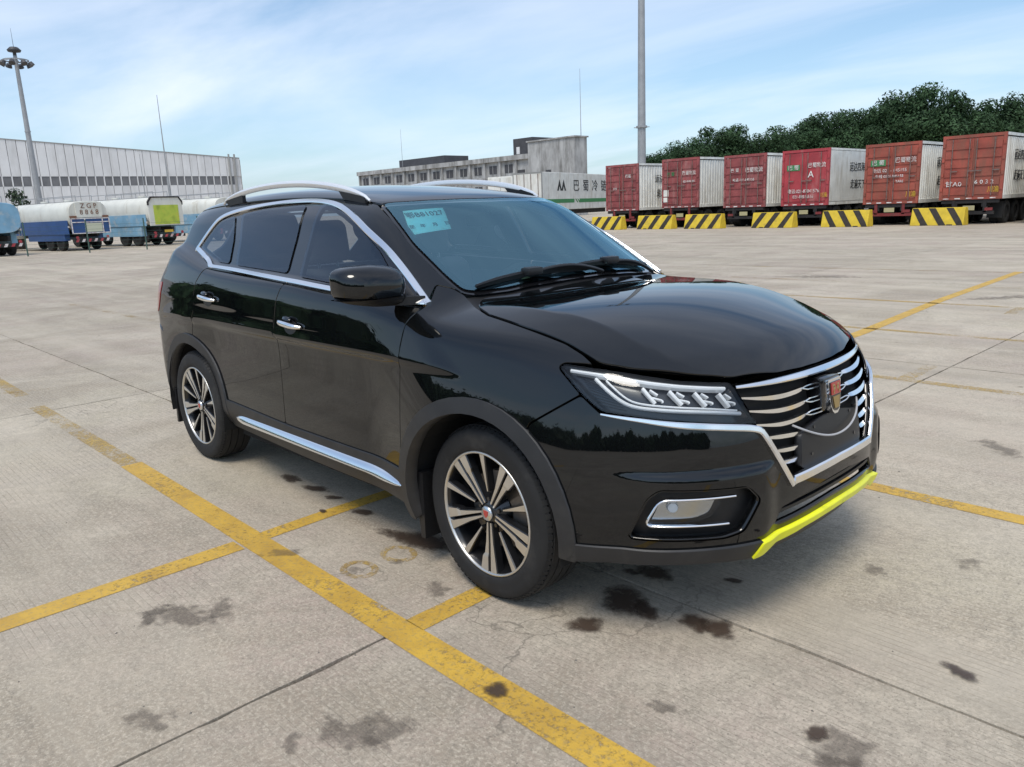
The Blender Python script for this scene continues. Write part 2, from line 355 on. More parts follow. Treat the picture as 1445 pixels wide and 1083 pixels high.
def panel(name,pts,proj,mt,parent,h=.025,off=0,gap=.0036,flange=.018,holes=(),r=.015,hole_depth=None,sym=False,offf=None):
    """pts: 3d points on the body; the outline between them is cut out of the body surface"""
    poly=resample(thin(inset(thin(rnd(proj[1](pts),r),.25*h),gap),.3*h),h)
    hs=[resample(thin(rnd(proj[1](q),r),.3*h),h) for q in holes]
    lo,hi=poly.min(0),poly.max(0); gx,gy=np.meshgrid(np.arange(lo[0],hi[0],h),np.arange(lo[1],hi[1],h*.9)); gx=gx+(np.arange(gx.shape[0])%2)[:,None]*h*.5
    G_=np.stack([gx.ravel(),gy.ravel()],1); k=inside(G_,poly)&(pdist(G_,poly)>.45*h)
    for q in hs: k&=~inside(G_,q)&(pdist(G_,q)>.45*h)
    G_=G_[k]; allp=[poly]+hs+[G_]; P2=np.vstack(allp); E=[]; s=0
    for q in [poly]+hs:
        n=len(q); E+=[(s+i,s+(i+1)%n) for i in range(n)]; s+=n
    rv,re_,rf,ov,_,_=delaunay_2d_cdt([Vector(p) for p in P2],E,[],0,1e-6)
    rv=np.array([(v.x,v.y) for v in rv]); T_=np.array(rf); cen=rv[T_].mean(1); k=inside(cen,poly)
    for q in hs: k&=~inside(cen,q)
    T_=T_[k]
    P=solve(proj,rv); nr=grad(P); 
    q1=rv[T_[:,1]]-rv[T_[:,0]]; q2=rv[T_[:,2]]-rv[T_[:,0]]; ar=q1[:,0]*q2[:,1]-q1[:,1]*q2[:,0]; T_[ar<0]=T_[ar<0][:,::-1]; T_=T_[np.abs(ar)>2e-8]
    e1=P[T_[:,1]]-P[T_[:,0]]; e2=P[T_[:,2]]-P[T_[:,0]]; fn=np.cross(e1,e2)
    if (fn*nr[T_[:,0]]).sum()<0: T_=T_[:,::-1]
    P=P+nr*(off if offf is None else offf(rv)[:,None])
    V=list(P); NR=list(nr); Fc=[tuple(t) for t in T_]
    if flange:
        cnt={}
        for t in T_:
            for a,b in ((t[0],t[1]),(t[1],t[2]),(t[2],t[0])): cnt[(a,b)]=1
        nxt={a:b for (a,b) in cnt if (b,a) not in cnt}
        new={}
        ptsb=set(nxt)|set(nxt.values())
        prv={b:a for a,b in nxt.items()}
        for a in ptsb:
            t=P[nxt.get(a,a)]-P[prv.get(a,a)]; o_=np.cross(t,nr[a]); l=np.linalg.norm(o_); o_=o_/l if l>1e-9 else nr[a]
            i0=len(V); V.append(P[a]); NR.append((o_*.7+nr[a]*.7)); V.append(P[a]-nr[a]*flange-o_*.001); NR.append(o_); new[a]=i0
        for a,b in nxt.items(): Fc.append((b,a,new[a],new[b])) if False else Fc.append((new[b],new[a],new[a]+1,new[b]+1))
    me=mesh(name,V,Fc,normals=NR)
    o=link(name,me,mt,parent)
    return o
def sweep(name,P,nrm,prof,mt,parent,closed=False,scale=None,smooth=True):
    """profile (across,out) swept along P with surface normals nrm"""
    P=np.asarray(P,float); nrm=np.asarray(nrm,float); n=len(P); m=len(prof); V=[];Fc=[]
    for i in range(n):
        a=P[i-1] if (i>0 or closed) else P[i]; b=P[(i+1)%n] if (i<n-1 or closed) else P[i]
        t=b-a; t/=np.linalg.norm(t)+1e-12; k=nrm[i]-t*(nrm[i]@t); k/=np.linalg.norm(k)+1e-12; c=np.cross(k,t)
        s=1 if scale is None else scale[i]
        for u,v in prof: V.append(P[i]+c*u*s+k*v*s)
    for i in range(n if closed else n-1):
        for j in range(m): a,b=i*m+j,i*m+(j+1)%m; c,d=((i+1)%n)*m+(j+1)%m,((i+1)%n)*m+j; Fc.append((a,d,c,b))
    if not closed: Fc+=[tuple(range(m)),tuple(range((n-1)*m,n*m))[::-1]]
    me=mesh(name,V,Fc); bm=bmesh.new(); bm.from_mesh(me); bmesh.ops.recalc_face_normals(bm,faces=bm.faces[:])
    if smooth:
        for f_ in bm.faces: f_.smooth=True
        for e in bm.edges:
            if len(e.link_faces)==2 and e.calc_face_angle(0)>math.radians(42): e.smooth=False
    bm.to_mesh(me); bm.free()
    return link(name,me,mt,parent)
def on(P,off=0):
    P=np.asarray(P,float); 
    for _ in range(4):
        g=grad(P); P=P-g*f(P)[:,None]*.8
    g=grad(P); return P+g*off,g
def strip_prof(w,h,b=None):
    b=b or min(w,h)*.35; return [(-w/2,-.006),(w/2,-.006),(w/2,h-b),(w/2-b,h),(-w/2+b,h),(-w/2,h-b)]
def oval(w,h,n=12): return [(w/2*math.cos(2*math.pi*i/n),h/2*math.sin(2*math.pi*i/n)) for i in range(n)]

m_paint=mat('car_paint',(.0030,.0036,.0042),.3,0,1,.012,.0); m_paint.node_tree.nodes['Principled BSDF'].inputs['Coat IOR'].default_value=1.56
def dusty(m,dust=(.045,.042,.038)):
    t=m.node_tree; b=t.nodes['Principled BSDF']; g=t.nodes.new('ShaderNodeNewGeometry'); sp=t.nodes.new('ShaderNodeSeparateXYZ'); t.links.new(g.outputs['Position'],sp.inputs[0])
    n=t.nodes.new('ShaderNodeTexNoise'); n.inputs['Scale'].default_value=5; n.inputs['Detail'].default_value=8; n.inputs['Roughness'].default_value=.7; t.links.new(g.outputs['Position'],n.inputs['Vector'])
    n3=t.nodes.new('ShaderNodeTexNoise'); n3.inputs['Scale'].default_value=160; n3.inputs['Detail'].default_value=3; t.links.new(g.outputs['Position'],n3.inputs['Vector'])
    def mrg(v,a,c,d,e):
        r=t.nodes.new('ShaderNodeMapRange'); t.links.new(v,r.inputs[0])
        for i,x in enumerate((a,c,d,e)): r.inputs[i+1].default_value=x
        return r.outputs[0]
    def mul(a,c):
        r=t.nodes.new('ShaderNodeMath'); r.operation='MULTIPLY'; t.links.new(a,r.inputs[0]); t.links.new(c,r.inputs[1]); return r.outputs[0]
    fz=mul(mul(mrg(sp.outputs[2],.8,.25,.01,.10),mrg(n.outputs[0],.38,.72,.15,1)),mrg(n3.outputs[0],.3,.7,.5,1.2))
    x=t.nodes.new('ShaderNodeMixRGB'); t.links.new(fz,x.inputs[0]); x.inputs[1].default_value=b.inputs['Base Color'].default_value; x.inputs[2].default_value=(*dust,1); t.links.new(x.outputs[0],b.inputs['Base Color'])
    t.links.new(mrg(n.outputs[0],.35,.75,.008,.05),b.inputs['Coat Roughness'])
dusty(m_paint)
m_chrome=mat('chrome',(.90,.91,.92),.16,1)
m_satin=mat('satin_silver',(.74,.75,.76),.30,1)
m_rail=mat('rail_silver',(.84,.85,.85),.34,.55)
m_clad=mat('grey_cladding',(.018,.0185,.020),.5,0,var=.15,vscale=9,dirt=(.045,.043,.040),dscale=5,dlo=.5,dhi=.9,bump=.05,bscale=400)
m_blk=mat('black_plastic',(.010,.010,.011),.45)
m_gblk=mat('gloss_black_trim',(.006,.006,.007),.12,0,.6)
m_dark=mat('underbody_dark',(.006,.006,.006),.9)
m_liner=mat('wheel_liner',(.008,.008,.008),.95)
m_tint=glassmat('privacy_glass',(.30,.33,.35),1.75,(.86,.92,1.0))
m_wind=glassmat('windshield_glass',(.95,.98,.99),3.1,(.50,.87,1.0))
m_lens=glassmat('lamp_lens',(.93,.95,.96),1.42)
m_bezel=mat('lamp_bezel',(.018,.019,.022),.28,0,.3,var=.2,vscale=8)
m_lampw=mat('lamp_white',(.93,.94,.95),.25,0)
m_yel=mat('fluorescent_lip',(.86,.86,.004),.38,0,.2,var=.06,vscale=6,dirt=(.45,.5,.02),dscale=9,dlo=.6,dhi=.9)
m_tyre=mat('tyre_rubber',(.012,.012,.0125),.78,var=.25,vscale=7,dirt=(.06,.057,.052),dscale=6,dlo=.52,dhi=.95,bump=.05,bscale=150)
m_rimd=mat('rim_dark_paint',(.012,.0125,.014),.28,0,.5)
m_rimf=mat('rim_machined',(.66,.65,.62),.34,.9,var=.06,vscale=12)
m_disc=mat('brake_disc',(.20,.18,.16),.45,.8,var=.25,vscale=10)
m_red=mat('tail_red',(.25,.006,.010),.12,0,1)
m_seat=mat('seat_leather',(.42,.41,.39),.55)
m_inner=mat('cabin_dark',(.11,.115,.12),.75)
m_teal=mat('teal_cloth',(.16,.62,.58),.85,var=.25,vscale=20)
m_green=mat('green_ornament',(.30,.50,.30),.8,var=.4,vscale=40)
m_cyan=mat('cyan_paper',(.34,.95,.97),.6,var=.05,vscale=30)
m_ink=mat('dark_ink',(.015,.05,.07),.7)
m_white=mat('white_paper',(.72,.78,.80),.6)
m_bred=mat('badge_red',(.42,.04,.03),.3,0,.5)
m_bgold=mat('badge_gold',(.45,.33,.14),.3,.8)
m_cord=mat('cord_grey',(.42,.42,.43),.6)

car=empty('parked_car',(0,0,0),0,'black compact SUV with chrome grille, silver roof rails and fluorescent yellow front lip','car')
def arc(cx,r,a0,a1,n=14,z=.345): return [(cx+r*math.cos(math.radians(a0+(a1-a0)*i/n)),z+r*math.sin(math.radians(a0+(a1-a0)*i/n))) for i in range(n+1)]
CHR=[(-.397,1.112),(-1.06,1.146),(-1.45,1.169),(-2.30,1.205),(-2.42,1.211),(-2.80,1.29),(-2.83,1.302),(-2.70,1.44),(-2.61,1.500),(-2.377,1.532),(-2.05,1.552),(-1.675,1.561),(-1.42,1.548),(-1.214,1.512),(-1.0,1.44),(-.771,1.345),(-.60,1.245)]
def chaikin(P,n=3):
    P=np.array(P,float)
    for _ in range(n):
        Q=[P[0]]
        for a,b in zip(P[:-1],P[1:]): Q+=[.75*a+.25*b,.25*a+.75*b]
        P=np.array(Q+[P[-1]])
    return [tuple(p) for p in P]
CHR=chaikin(CHR[0:5],1)+chaikin(CHR[6:]+CHR[:1],3)[:-1]
def lin(a,b,n=9): return [(a[0]+(b[0]-a[0])*k/(n-1),a[1]+(b[1]-a[1])*k/(n-1)) for k in range(n)]
SEAM_FB=lin((.447,.867),(.267,.751))
SEAM_FD=[(-.400,1.10),(-.425,1.04),(-.435,.95),(-.44,.75),(-.445,.47)]   # fender / front door
SEAM_B=[(-1.45,1.16),(-1.49,1.07),(-1.505,.92),(-1.515,.73),(-1.52,.44)]
RDZ=[(-2.44,1.205),(-2.53,1.12),(-2.545,1.05),(-2.55,.95),(-2.60,.83)]     # rear door trailing edge
RA=.458
parts_r=[]   # right-hand parts that get a mirrored twin
# doors
fd=panel('front_door',Hs(*SEAM_FD,(-.47,.43),(-1.0,.435),(-1.52,.44),*SEAM_B[::-1][1:],(-1.06,1.134),(-.60,1.112)),OB15,m_paint,car); parts_r.append(fd)
rd=panel('rear_door',Hs(*SEAM_B,(-1.54,.44),(-2.20,.45),*arc(-2.7,RA,13,79,12),*RDZ[::-1],(-2.3,1.196),(-1.9,1.178)),OB15,m_paint,car); parts_r.append(rd)
# front fender
FE_T=[(-.312,-.648),(-.239,-.677),(-.112,-.725),(.108,-.750),(.318,-.752),(.405,-.760),(.46,-.770)]
fen_pts=np.vstack([Hs(*SEAM_FD[::-1]),Hs((-.41,1.125)),Ht((-.455,-.70),(-.40,-.655),(-.345,-.640)),Ht(*FE_T),Hf((-1.262,.962),(-1.282,.947)),Hs(*SEAM_FB),Hs(*arc(0,RA,55.5,166,18))])
fe=panel('front_fender',fen_pts,OB35,m_paint,car,h=.013); parts_r.append(fe)
# body side: A pillar, roof edge, rear quarter
ROOF_E=[(-1.027,-.567),(-1.4,-.575),(-2.0,-.58),(-2.6,-.572),(-3.0,-.55),(-3.16,-.535)]
sf_pts=np.vstack([Ht((-.349,-.637),(-.40,-.652),(-.455,-.697)),Hs((-.415,1.128)),Hs(*[q for q in CHR[::-1] if not (q[1]<1.215 and q[0]>-2.40 and q[0]<-.42)]),Hs(*RDZ),Hs(*arc(-2.7,RA,79,150,12)),Hs((-3.12,.62),(-3.16,.80)),Hr((-1.10,.83),(-1.08,1.0),(-1.08,1.105),(-.93,1.14)),Hs((-3.20,1.30),(-3.14,1.42),(-3.11,1.50)),Ht(*ROOF_E[::-1]),Ht((-.86,-.607),(-.692,-.640),(-.52,-.648),(-.43,-.646))])
sf=panel('body_side',sf_pts,OB35,m_paint,car,h=.022,r=.008); parts_r.append(sf)
# side glass, pillar trims, chrome window surround
ch3,chn=on(Hs(*[tuple(p) for p in resample(rnd(np.array(CHR),.05,5),.03)]))
GLS=[[(-.62,1.155),(-1.06,1.172),(-1.40,1.192),(-1.42,1.35),(-1.455,1.535),(-1.35,1.525),(-1.215,1.488),(-1.0,1.415),(-.79,1.32),(-.66,1.235)],
 [(-1.53,1.203),(-2.16,1.226),(-2.215,1.36),(-2.32,1.505),(-2.05,1.527),(-1.68,1.536),(-1.60,1.535),(-1.55,1.37)],
 [(-2.25,1.232),(-2.41,1.238),(-2.775,1.318),(-2.66,1.435),(-2.59,1.472),(-2.405,1.497),(-2.30,1.36)]]
def shrink(P,g): return [tuple(q) for q in inset(resample(rnd(np.array(P),.03),.04),g)]
wb=panel('window_frame',Hs(*CHR),OB35,m_gblk,car,h=.02,off=-.006,gap=.012,flange=.02,r=.04,holes=[Hs(*shrink(g_,.012)) for g_ in GLS]); parts_r.append(wb)
for g_ in GLS: parts_r.append(panel('side_window',Hs(*g_),OB35,m_tint,car,h=.03,off=.000,gap=0,flange=0,r=.03))
P_,n_=on(inset(np.c_[ch3[:,0],ch3[:,2]],.012)[:,[0,0,1]]*np.array([1,0,1])+np.array([0,1,0])*ch3[:,1:2])
parts_r.append(sweep('window_trim',P_,n_,strip_prof(.030,.010),m_chrome,car,closed=True))
# door mirrors sail
parts_r.append(panel('mirror_sail',Hs((-.46,1.135),(-.63,1.145),(-.655,1.22),(-.60,1.22)),OB35,m_blk,car,off=.002,gap=0,r=.01))
# handles
for (hx,hz,dz) in ((-1.33,.973,-.012),(-2.335,1.042,-.012)):
    bowl=panel('handle_recess',Hs(*[(hx+.062*math.cos(t),hz-.012+.036*math.sin(t)) for t in np.linspace(0,2*math.pi,15)[:-1]]),SIDE,m_blk,car,h=.012,off=.0012,gap=0,flange=.003)
    door=fd if hx>-2 else rd; bowl.parent=door
    q=np.linspace(-1,1,15); P0,n0=on(Hs(*[(hx+.005+.105*t,hz+dz*t*.6) for t in q]),0); P0=P0+n0*(.006+.030*(1-q**4))[:,None]
    hd=sweep('door_handle',P0,n0,oval(.026,.016,10),m_chrome,door,scale=.55+.45*(1-np.abs(q)**3))
    q=np.linspace(-1,1,11); P0,n0=on(Hs(*[(hx-.005+.035*t,hz+.022-.004*t) for t in q]),0); P0=P0+n0*.016
    sweep('handle_cap',P0,n0,oval(.03,.03,8),m_gblk,door,scale=.4+.6*np.sqrt(np.clip(1-q**2,0,1)))
# sill and arch trims
sill=panel('sill_trim',Hs(*[(-.42,.44),(-.43,.29),(-1.3,.285),(-2.27,.29),(-2.27,.455),(-1.5,.437)]),SIDE,m_clad,car,h=.03,off=.010,gap=0,flange=.03,r=.01); parts_r.append(sill)
P0,n0=on(Hs(*[(x,.372+.006*math.sin((x+2.13)/1.69*math.pi)) for x in np.linspace(-2.135,-.445,40)]),.012)
q=np.linspace(0,1,40); sc=np.minimum(1,np.minimum((q*12)**.6+.12,((1-q)*9)**.6+.12)); n0=n0+np.array([0,0,.75]); sweep('sill_chrome',P0,n0,[(-.025,-.004),(.025,-.004),(.023,.010),(.012,.015),(-.012,.015),(-.023,.010)],m_chrome,sill,scale=sc)
def archtrim(cx,a0,a1,parent,bot):
    P=np.vstack([Hs(*arc(cx,.464,a0,a1,26)),Hs(*arc(cx,.404,a1,a0,26))])
    o=panel('wheel_arch_trim',P,SIDE,m_clad,car,h=.016,off=.012,gap=0,flange=.055,r=.006); parts_r.append(o); return o
archtrim(0,-6,196,car,.3); archtrim(-2.7,-4,190,car,.3)
# front mudflap
mf=MB(); mf.prism([(-.392,.43),(-.412,.30),(-.400,.14),(-.372,.14),(-.365,.43)],'y',-.90,-.70); parts_r.append(mf.build('mud_flap',m_blk,car))
mf=MB(); mf.prism([(-3.10,.40),(-3.115,.17),(-3.09,.17),(-3.075,.40)],'y',-.88,-.70); parts_r.append(mf.build('mud_flap',m_blk,car))
# hood, windshield, roof, cowl
HO=[(-.300,-.640),(-.239,-.669),(-.112,-.718),(.108,-.744),(.318,-.745),(.405,-.753),(.475,-.757),(.578,-.697),(.712,-.572),(.785,-.461),(.846,-.256),(.862,-.12),(.866,0)]
HB=[(-.20,0),(-.202,-.22),(-.243,-.482),(-.285,-.60)]
hp=HO[1:]+[(x,-y) for x,y in HO[1:-1][::-1]]+[(x,-y) for x,y in HB[::-1]]+HB[1:]
hood=panel('hood',Ht(*hp),TOP,m_paint,car,h=.022,r=.03)
WS=[(-.372,-.628),(-.47,-.633),(-.692,-.626),(-.86,-.594),(-1.015,-.552),(-.955,-.42),(-.912,-.26),(-.888,-.06)]
WB=[(-.252,-.22),(-.285,-.45),(-.33,-.58)]
wsp=WS+[(x,-y) for x,y in WS[::-1]]+[(x,-y) for x,y in WB[::-1]]+[(-.245,0)]+WB
ws=panel('windshield',Ht(*wsp),TOP,m_wind,car,h=.03,gap=.003,flange=0,r=.03)
frit_o=proj_=None
wu=rnd(TOP[1](Ht(*wsp)),.03); wi=inset(resample(wu,.03),.035)
panel('windshield_border',Ht(*[tuple(p) for p in resample(wu,.05)]),TOP,m_gblk,car,h=.02,off=-.008,gap=-.014,flange=0,r=.001,holes=[Ht(*[tuple(p) for p in wi[::2]])])
RF=[(-.893,0),(-.893,-.06),(-.917,-.26),(-.960,-.42),(-1.022,-.557)]+[(x,y+.006) for x,y in ROOF_E[1:]]+[(-3.22,-.3),(-3.24,0)]
rp=RF+[(x,-y) for x,y in RF[1:-1][::-1]]
roof=panel('roof',Ht(*rp),TOP,m_paint,car,h=.03,r=.012)
CW=[(-.345,-.638),(-.33,-.60),(-.29,-.465),(-.25,-.22),(-.243,0)]
CB=[(-.170,0),(-.175,-.22),(-.212,-.49),(-.225,-.60),(-.215,-.675),(-.255,-.682),(-.318,-.655)]
cwp=CW+[(x,-y) for x,y in CW[:-1][::-1]]+[(x,-y) for x,y in CB[::-1]]+CB[1:]
panel('cowl_panel',Ht(*cwp),TOP,m_blk,car,h=.02,off=-.020,gap=0,flange=.01,r=.004)
# tailgate and rear bumper
tg=[(-.93,1.14),(-.95,1.02),(-.93,.72),(-.5,.66),(0,.65)]
tgp=np.vstack([Hr(*tg),Hr(*[(-a,z) for a,z in tg[:-1][::-1]]),Hr((.62,1.30),(.52,1.50),(.25,1.555),(0,1.565),(-.25,1.555),(-.52,1.50),(-.62,1.30))])
panel('tailgate',tgp,REAR,m_paint,car,h=.035)
rwp=Hr((-.60,1.20),(0,1.17),(.60,1.20),(.50,1.47),(0,1.52),(-.50,1.47)); panel('rear_window',rwp,REAR,m_tint,car,h=.04,off=.003,gap=0,flange=.004)
tl=panel('tail_lamp',Hr((-1.30,1.10),(-1.08,1.10),(-.60,1.05),(-.60,.95),(-1.0,.93),(-1.22,.90)),REAR,m_red,car,h=.025,off=.004,gap=0); parts_r.append(tl)
rb=[(-1.30,.78),(-1.10,.825),(-.95,.71),(-.5,.65),(0,.64)]
rbp=np.vstack([Hr(*rb),Hr(*[(-a,z) for a,z in rb[:-1][::-1]]),Hr((1.30,.36),(.6,.36),(0,.36),(-.6,.36),(-1.30,.36),(-1.36,.60))])
panel('rear_bumper',rbp,REAR,m_paint,car,h=.035)
panel('rear_skirt',Hr((-1.34,.355),(-.6,.355),(.6,.355),(1.34,.355),(1.3,.24),(0,.22),(-1.3,.24)),REAR,m_clad,car,h=.04,off=.01,gap=0,flange=.04)
# ---------------- nose
HL=[(-1.282,.947),(-1.262,.962),(-1.094,.952),(-.95,.935),(-.816,.914),(-.606,.895),(-.592,.884),(-.555,.809),(-.508,.753),(-.587,.761),(-.822,.790),(-1.092,.817),(-1.175,.866)]
GT=[(-.585,.886),(-.428,.880),(-.18,.880),(0,.882)]
GL=[(-.502,.741),(-.438,.657),(-.338,.520),(-.111,.526),(0,.528)]      # outer edge of the chrome U
PK=[(-.991,.412),(-.95,.50),(-.927,.545),(-.891,.572),(-.584,.562),(-.535,.515),(-.601,.417),(-.667,.404)]
INT=[(-.407,.455),(-.122,.485),(0,.487)]; INL=[(-.449,.398),(-.113,.415),(0,.418)]
half=[(-.512,.748),(-.587,.756),(-.822,.785),(-1.092,.812)]
b1=np.vstack([Hs(*SEAM_FB),Hs(*arc(0,RA,55,2,12)),Hf((-1.222,.340),(-1.013,.350),(-.718,.346),(-.502,.346),(-.25,.372),(0,.380))])
up=Hf(*GL[::-1],*half)
mir=lambda P:np.asarray(P)*np.array([1,-1,1])
bp=np.vstack([up,b1,mir(b1[:-1])[::-1],mir(up[1:])[::-1]])
inth=np.vstack([Hf(*INT),Hf(*[(-a,z) for a,z in INT[:-1][::-1]]),Hf(*[(-a,z) for a,z in INL[:-1]]),Hf(*INL[::-1])])
pk=Hf(*PK)
fb=panel('front_bumper',bp,FRONT,m_paint,car,h=.018,holes=[pk,mir(pk),inth],r=.012,flange=.02)
# lower grey skirt and yellow lip
sk=np.vstack([Hs((.41,.358)),Hf((-1.222,.360),(-1.013,.372),(-.718,.368),(-.505,.362)),Hf((-.527,.300),(-.711,.315),(-.89,.322),(-1.061,.316),(-1.217,.300))])
parts_r.append(panel('bumper_skirt',sk,FRONT,m_clad,car,h=.02,off=.012,gap=0,flange=.05,r=.006))
LIPH=[(-.515,.362),(-.42,.372),(-.25,.380),(-.1,.386),(0,.388)]; LIPL=[(-.550,.304),(-.50,.311),(-.44,.340),(-.32,.350),(-.27,.357),(-.12,.363),(0,.366)]
LIPH=[tuple(q) for q in resample(np.array(LIPH),.03,False)]; LIPL=[tuple(q) for q in resample(np.array(LIPL),.03,False)]
lp=np.vstack([Hf(*LIPH),mir(Hf(*LIPH[:-1]))[::-1],mir(Hf(*LIPL[:-1])),Hf(*LIPL[::-1])])
panel('front_lip',lp,FRONT,m_yel,car,h=.010,off=.020,gap=0,flange=.022,r=.004)
bk=np.vstack([Hf((-.55,.35),(0,.36),(.55,.35)),Hf((.5,.27),(0,.28),(-.5,.27))]); panel('chin',bk,FRONT,m_blk,car,h=.03,off=-.004,gap=0,flange=.03)
# lower intake
panel('intake_backing',inth,FRONT,m_dark,car,h=.03,off=-.05,gap=-.012,flange=0)
for z0 in (.435,.46):
    t=np.linspace(-.42,.42,31); P0,n0=on(Hf(*[(a,z0+.012*math.cos(a*3)) for a in t]),-.018); sweep('intake_slat',P0,n0,[(-.006,-.012),(.006,-.012),(.006,.012),(-.006,.012)],m_blk,car)
# fog lamp pockets
fog=empty('fog_lamp'); fog.parent=car
panel('fog_pocket',pk,FRONT,m_blk,fog,h=.02,off=-.045,gap=-.006,flange=-.05)
FL=[(-.936,.460),(-.891,.533),(-.672,.531),(-.712,.478),(-.765,.462)]
panel('fog_reflector',Hf(*FL),FRONT,mat('fog_bowl',(.50,.51,.52),.22,.9),fog,h=.02,off=-.034,gap=.006,flange=0)
panel('fog_lens',Hf(*FL),FRONT,m_lens,fog,h=.02,off=-.014,gap=0,flange=.012)
P0,n0=on(Hf((-.845,.512)),-.03); fb_=MB(); c0=Vector(P0[0]); d0=Vector(n0[0]); fb_.tube(c0,c0+d0*.012,.020,.016,14); fb_.build('fog_bulb',m_lampw,fog,smooth=False)
fc=rnd(np.array([(-.63,.541),(-.891,.543),(-.943,.455),(-.655,.451)]),.03,4,False); P0,n0=on(Hf(*[tuple(p) for p in resample(fc,.02,False)]),-.006); sweep('fog_chrome',P0,n0,strip_prof(.007,.010),m_chrome,fog)
# headlamp
hl=empty('headlamp'); hl.parent=car; HLP=Hf(*HL)
panel('lamp_housing',HLP,FRONT,m_bezel,hl,h=.02,off=-.05,gap=.004,flange=-.05)
panel('lamp_lens',HLP,FRONT,m_lens,hl,h=.02,off=-.001,gap=.003,flange=.006)
def lampline(pts,w,d,off,nm='light_bar',mt=None,r=.05): 
    P0,n0=on(Hf(*[tuple(p) for p in resample(rnd(np.array(pts),r,5,False),.015,False)]),off); return sweep(nm,P0,n0,strip_prof(w,d),mt or m_lampw,hl)
lampline([(-1.235,.945),(-1.092,.938),(-.816,.902),(-.622,.882)],.013,.02,-.032)
lampline([(-1.128,.925),(-1.041,.862),(-.985,.838),(-.712,.815),(-.572,.796)],.012,.022,-.034)
lampline([(-1.085,.922),(-1.010,.866),(-.965,.850),(-.712,.827),(-.585,.808)],.006,.018,-.034)
for a0,z0,a1,z1 in ((-.946,.902,-.900,.852),(-.845,.892,-.800,.846),(-.748,.882,-.708,.836),(-.648,.872,-.612,.824)):
    lampline([(a0,z0),(a1,z1)],.011,.018,-.036,'reflector_blade'); lampline([(a0+.028,z0-.004),((a0+a1)/2+.034,(z0+z1)/2+.004)],.006,.014,-.038,'reflector_blade')
    lampline([((a0+a1)/2+.012,(z0+z1)/2-.004),((a0+a1)/2+.052,(z0+z1)/2-.014),(a1+.028,z1+.004)],.006,.012,-.038,'reflector_blade',r=.01)
for i in range(9): lampline([(-1.20+.010*i,.930-.011*i),(-1.105+.012*i,.905-.010*i)],.0015,.004,-.046,'lamp_rib',m_blk)
parts_r+= [fog,hl]
# wing trim under the headlamp and chrome U
wing=np.array([(-1.094,.811),(-.951,.797),(-.822,.780),(-.65,.760),(-.56,.748),(-.512,.736),(-.492,.715),(-.430,.630),(-.352,.525)])
WPT=resample(rnd(wing,.03,5,False),.012,False); P0,n0=on(Hf(*[tuple(p) for p in WPT]),.002); q=np.linspace(0,1,len(P0)); parts_r.append(sweep('chrome_wing',P0,n0,strip_prof(.022,.012),m_chrome,car,scale=np.clip(.25+q*2.2,0,1)))
ub=np.array([(-.352,.540),(-.18,.546),(0,.549),(.18,.546),(.352,.540)]); P0,n0=on(Hf(*[tuple(p) for p in resample(ub,.03,False)]),.001); sweep('chrome_lower_bar',P0,n0,strip_prof(.034,.016),m_chrome,car)
# grille
gr=empty('grille'); gr.parent=car
gpoly=np.vstack([Hf(*GT),Hf(*[(-a,z) for a,z in GT[:-1][::-1]]),Hf(*[(-a,z) for a,z in GL[:-1]]),Hf(*GL[::-1])])
panel('grille_backing',gpoly,FRONT,m_dark,gr,h=.025,off=-.055,gap=-.006,flange=-.05)
t=np.linspace(-.585,.585,41); P0,n0=on(Hf(*[(a,.868+.008*(a/.585)**2) for a in t]),-.004); sweep('grille_top_bar',P0,n0,strip_prof(.024,.012),m_chrome,gr,scale=.45+.55*(1-(np.abs(t)/.585)**2.5))
SL=[(-.560,.845,-.072,.824),(-.535,.799,-.070,.780),(-.510,.751,-.082,.738)]
for sg in (1,-1):
    for a0,z0,a1,z1 in SL:
        am=a1-.13; q=np.linspace(0,1,24); A=a0+(am-a0)*q; Z=z0+(z1-z0)*(q*.8)-.010*np.sin(q*math.pi)
        P0,n0=on(Hf(*[(sg*a,z) for a,z in zip(A,Z)]),-.016); sweep('grille_slat',P0,n0,[(-.010,-.02),(.008,-.02),(.010,0),(.005,.011),(-.010,.004)] if sg>0 else [(-.010,-.02),(.008,-.02),(.010,0),(.005,.011),(-.010,.004)][::1],m_chrome,gr,scale=.35+.65*np.minimum(1,q*2.2)*np.where(q>.9,1-(q-.9)*4,1))
        for dz in (.006,-.008):
            q=np.linspace(0,1,8); A=am+(a1-am)*q; Z=z0+(z1-z0)*(.8+.2*q)+dz*np.minimum(1,q*3)
            P0,n0=on(Hf(*[(sg*a,z) for a,z in zip(A,Z)]),-.018); sweep('slat_fin',P0,n0,strip_prof(.005,.012),m_chrome,gr)
    for a0,z0,a1,z1 in ((-.476,.703,-.284,.688),(-.436,.652,-.290,.642),(-.396,.606,-.294,.602)):
        q=np.linspace(0,1,12); P0,n0=on(Hf(*[(sg*(a0+(a1-a0)*k),z0+(z1-z0)*k) for k in q]),-.016); sweep('grille_slat',P0,n0,[(-.010,-.02),(.008,-.02),(.010,0),(.005,.011),(-.010,.004)],m_chrome,gr,scale=.4+.6*np.minimum(1,q*2.4)*np.where(q>.85,1-(q-.85)*3,1))
pm=np.vstack([Hf((-.268,.683),(-.276,.560),(0,.564),(.276,.560),(.268,.683),(.10,.712),(0,.716),(-.10,.712))]); panel('plate_mount',pm,FRONT,m_blk,gr,h=.02,off=-.006,gap=0,flange=.03,r=.02)
for a,z in ((-.17,.690),(.17,.690),(-.2,.60),(.2,.60)):
    P0,n0=on(Hf((a,z)),-.006); MB().tube(P0[0],P0[0]+n0[0]*.003,.006,.006,10).build('plate_screw',m_rimd,gr)
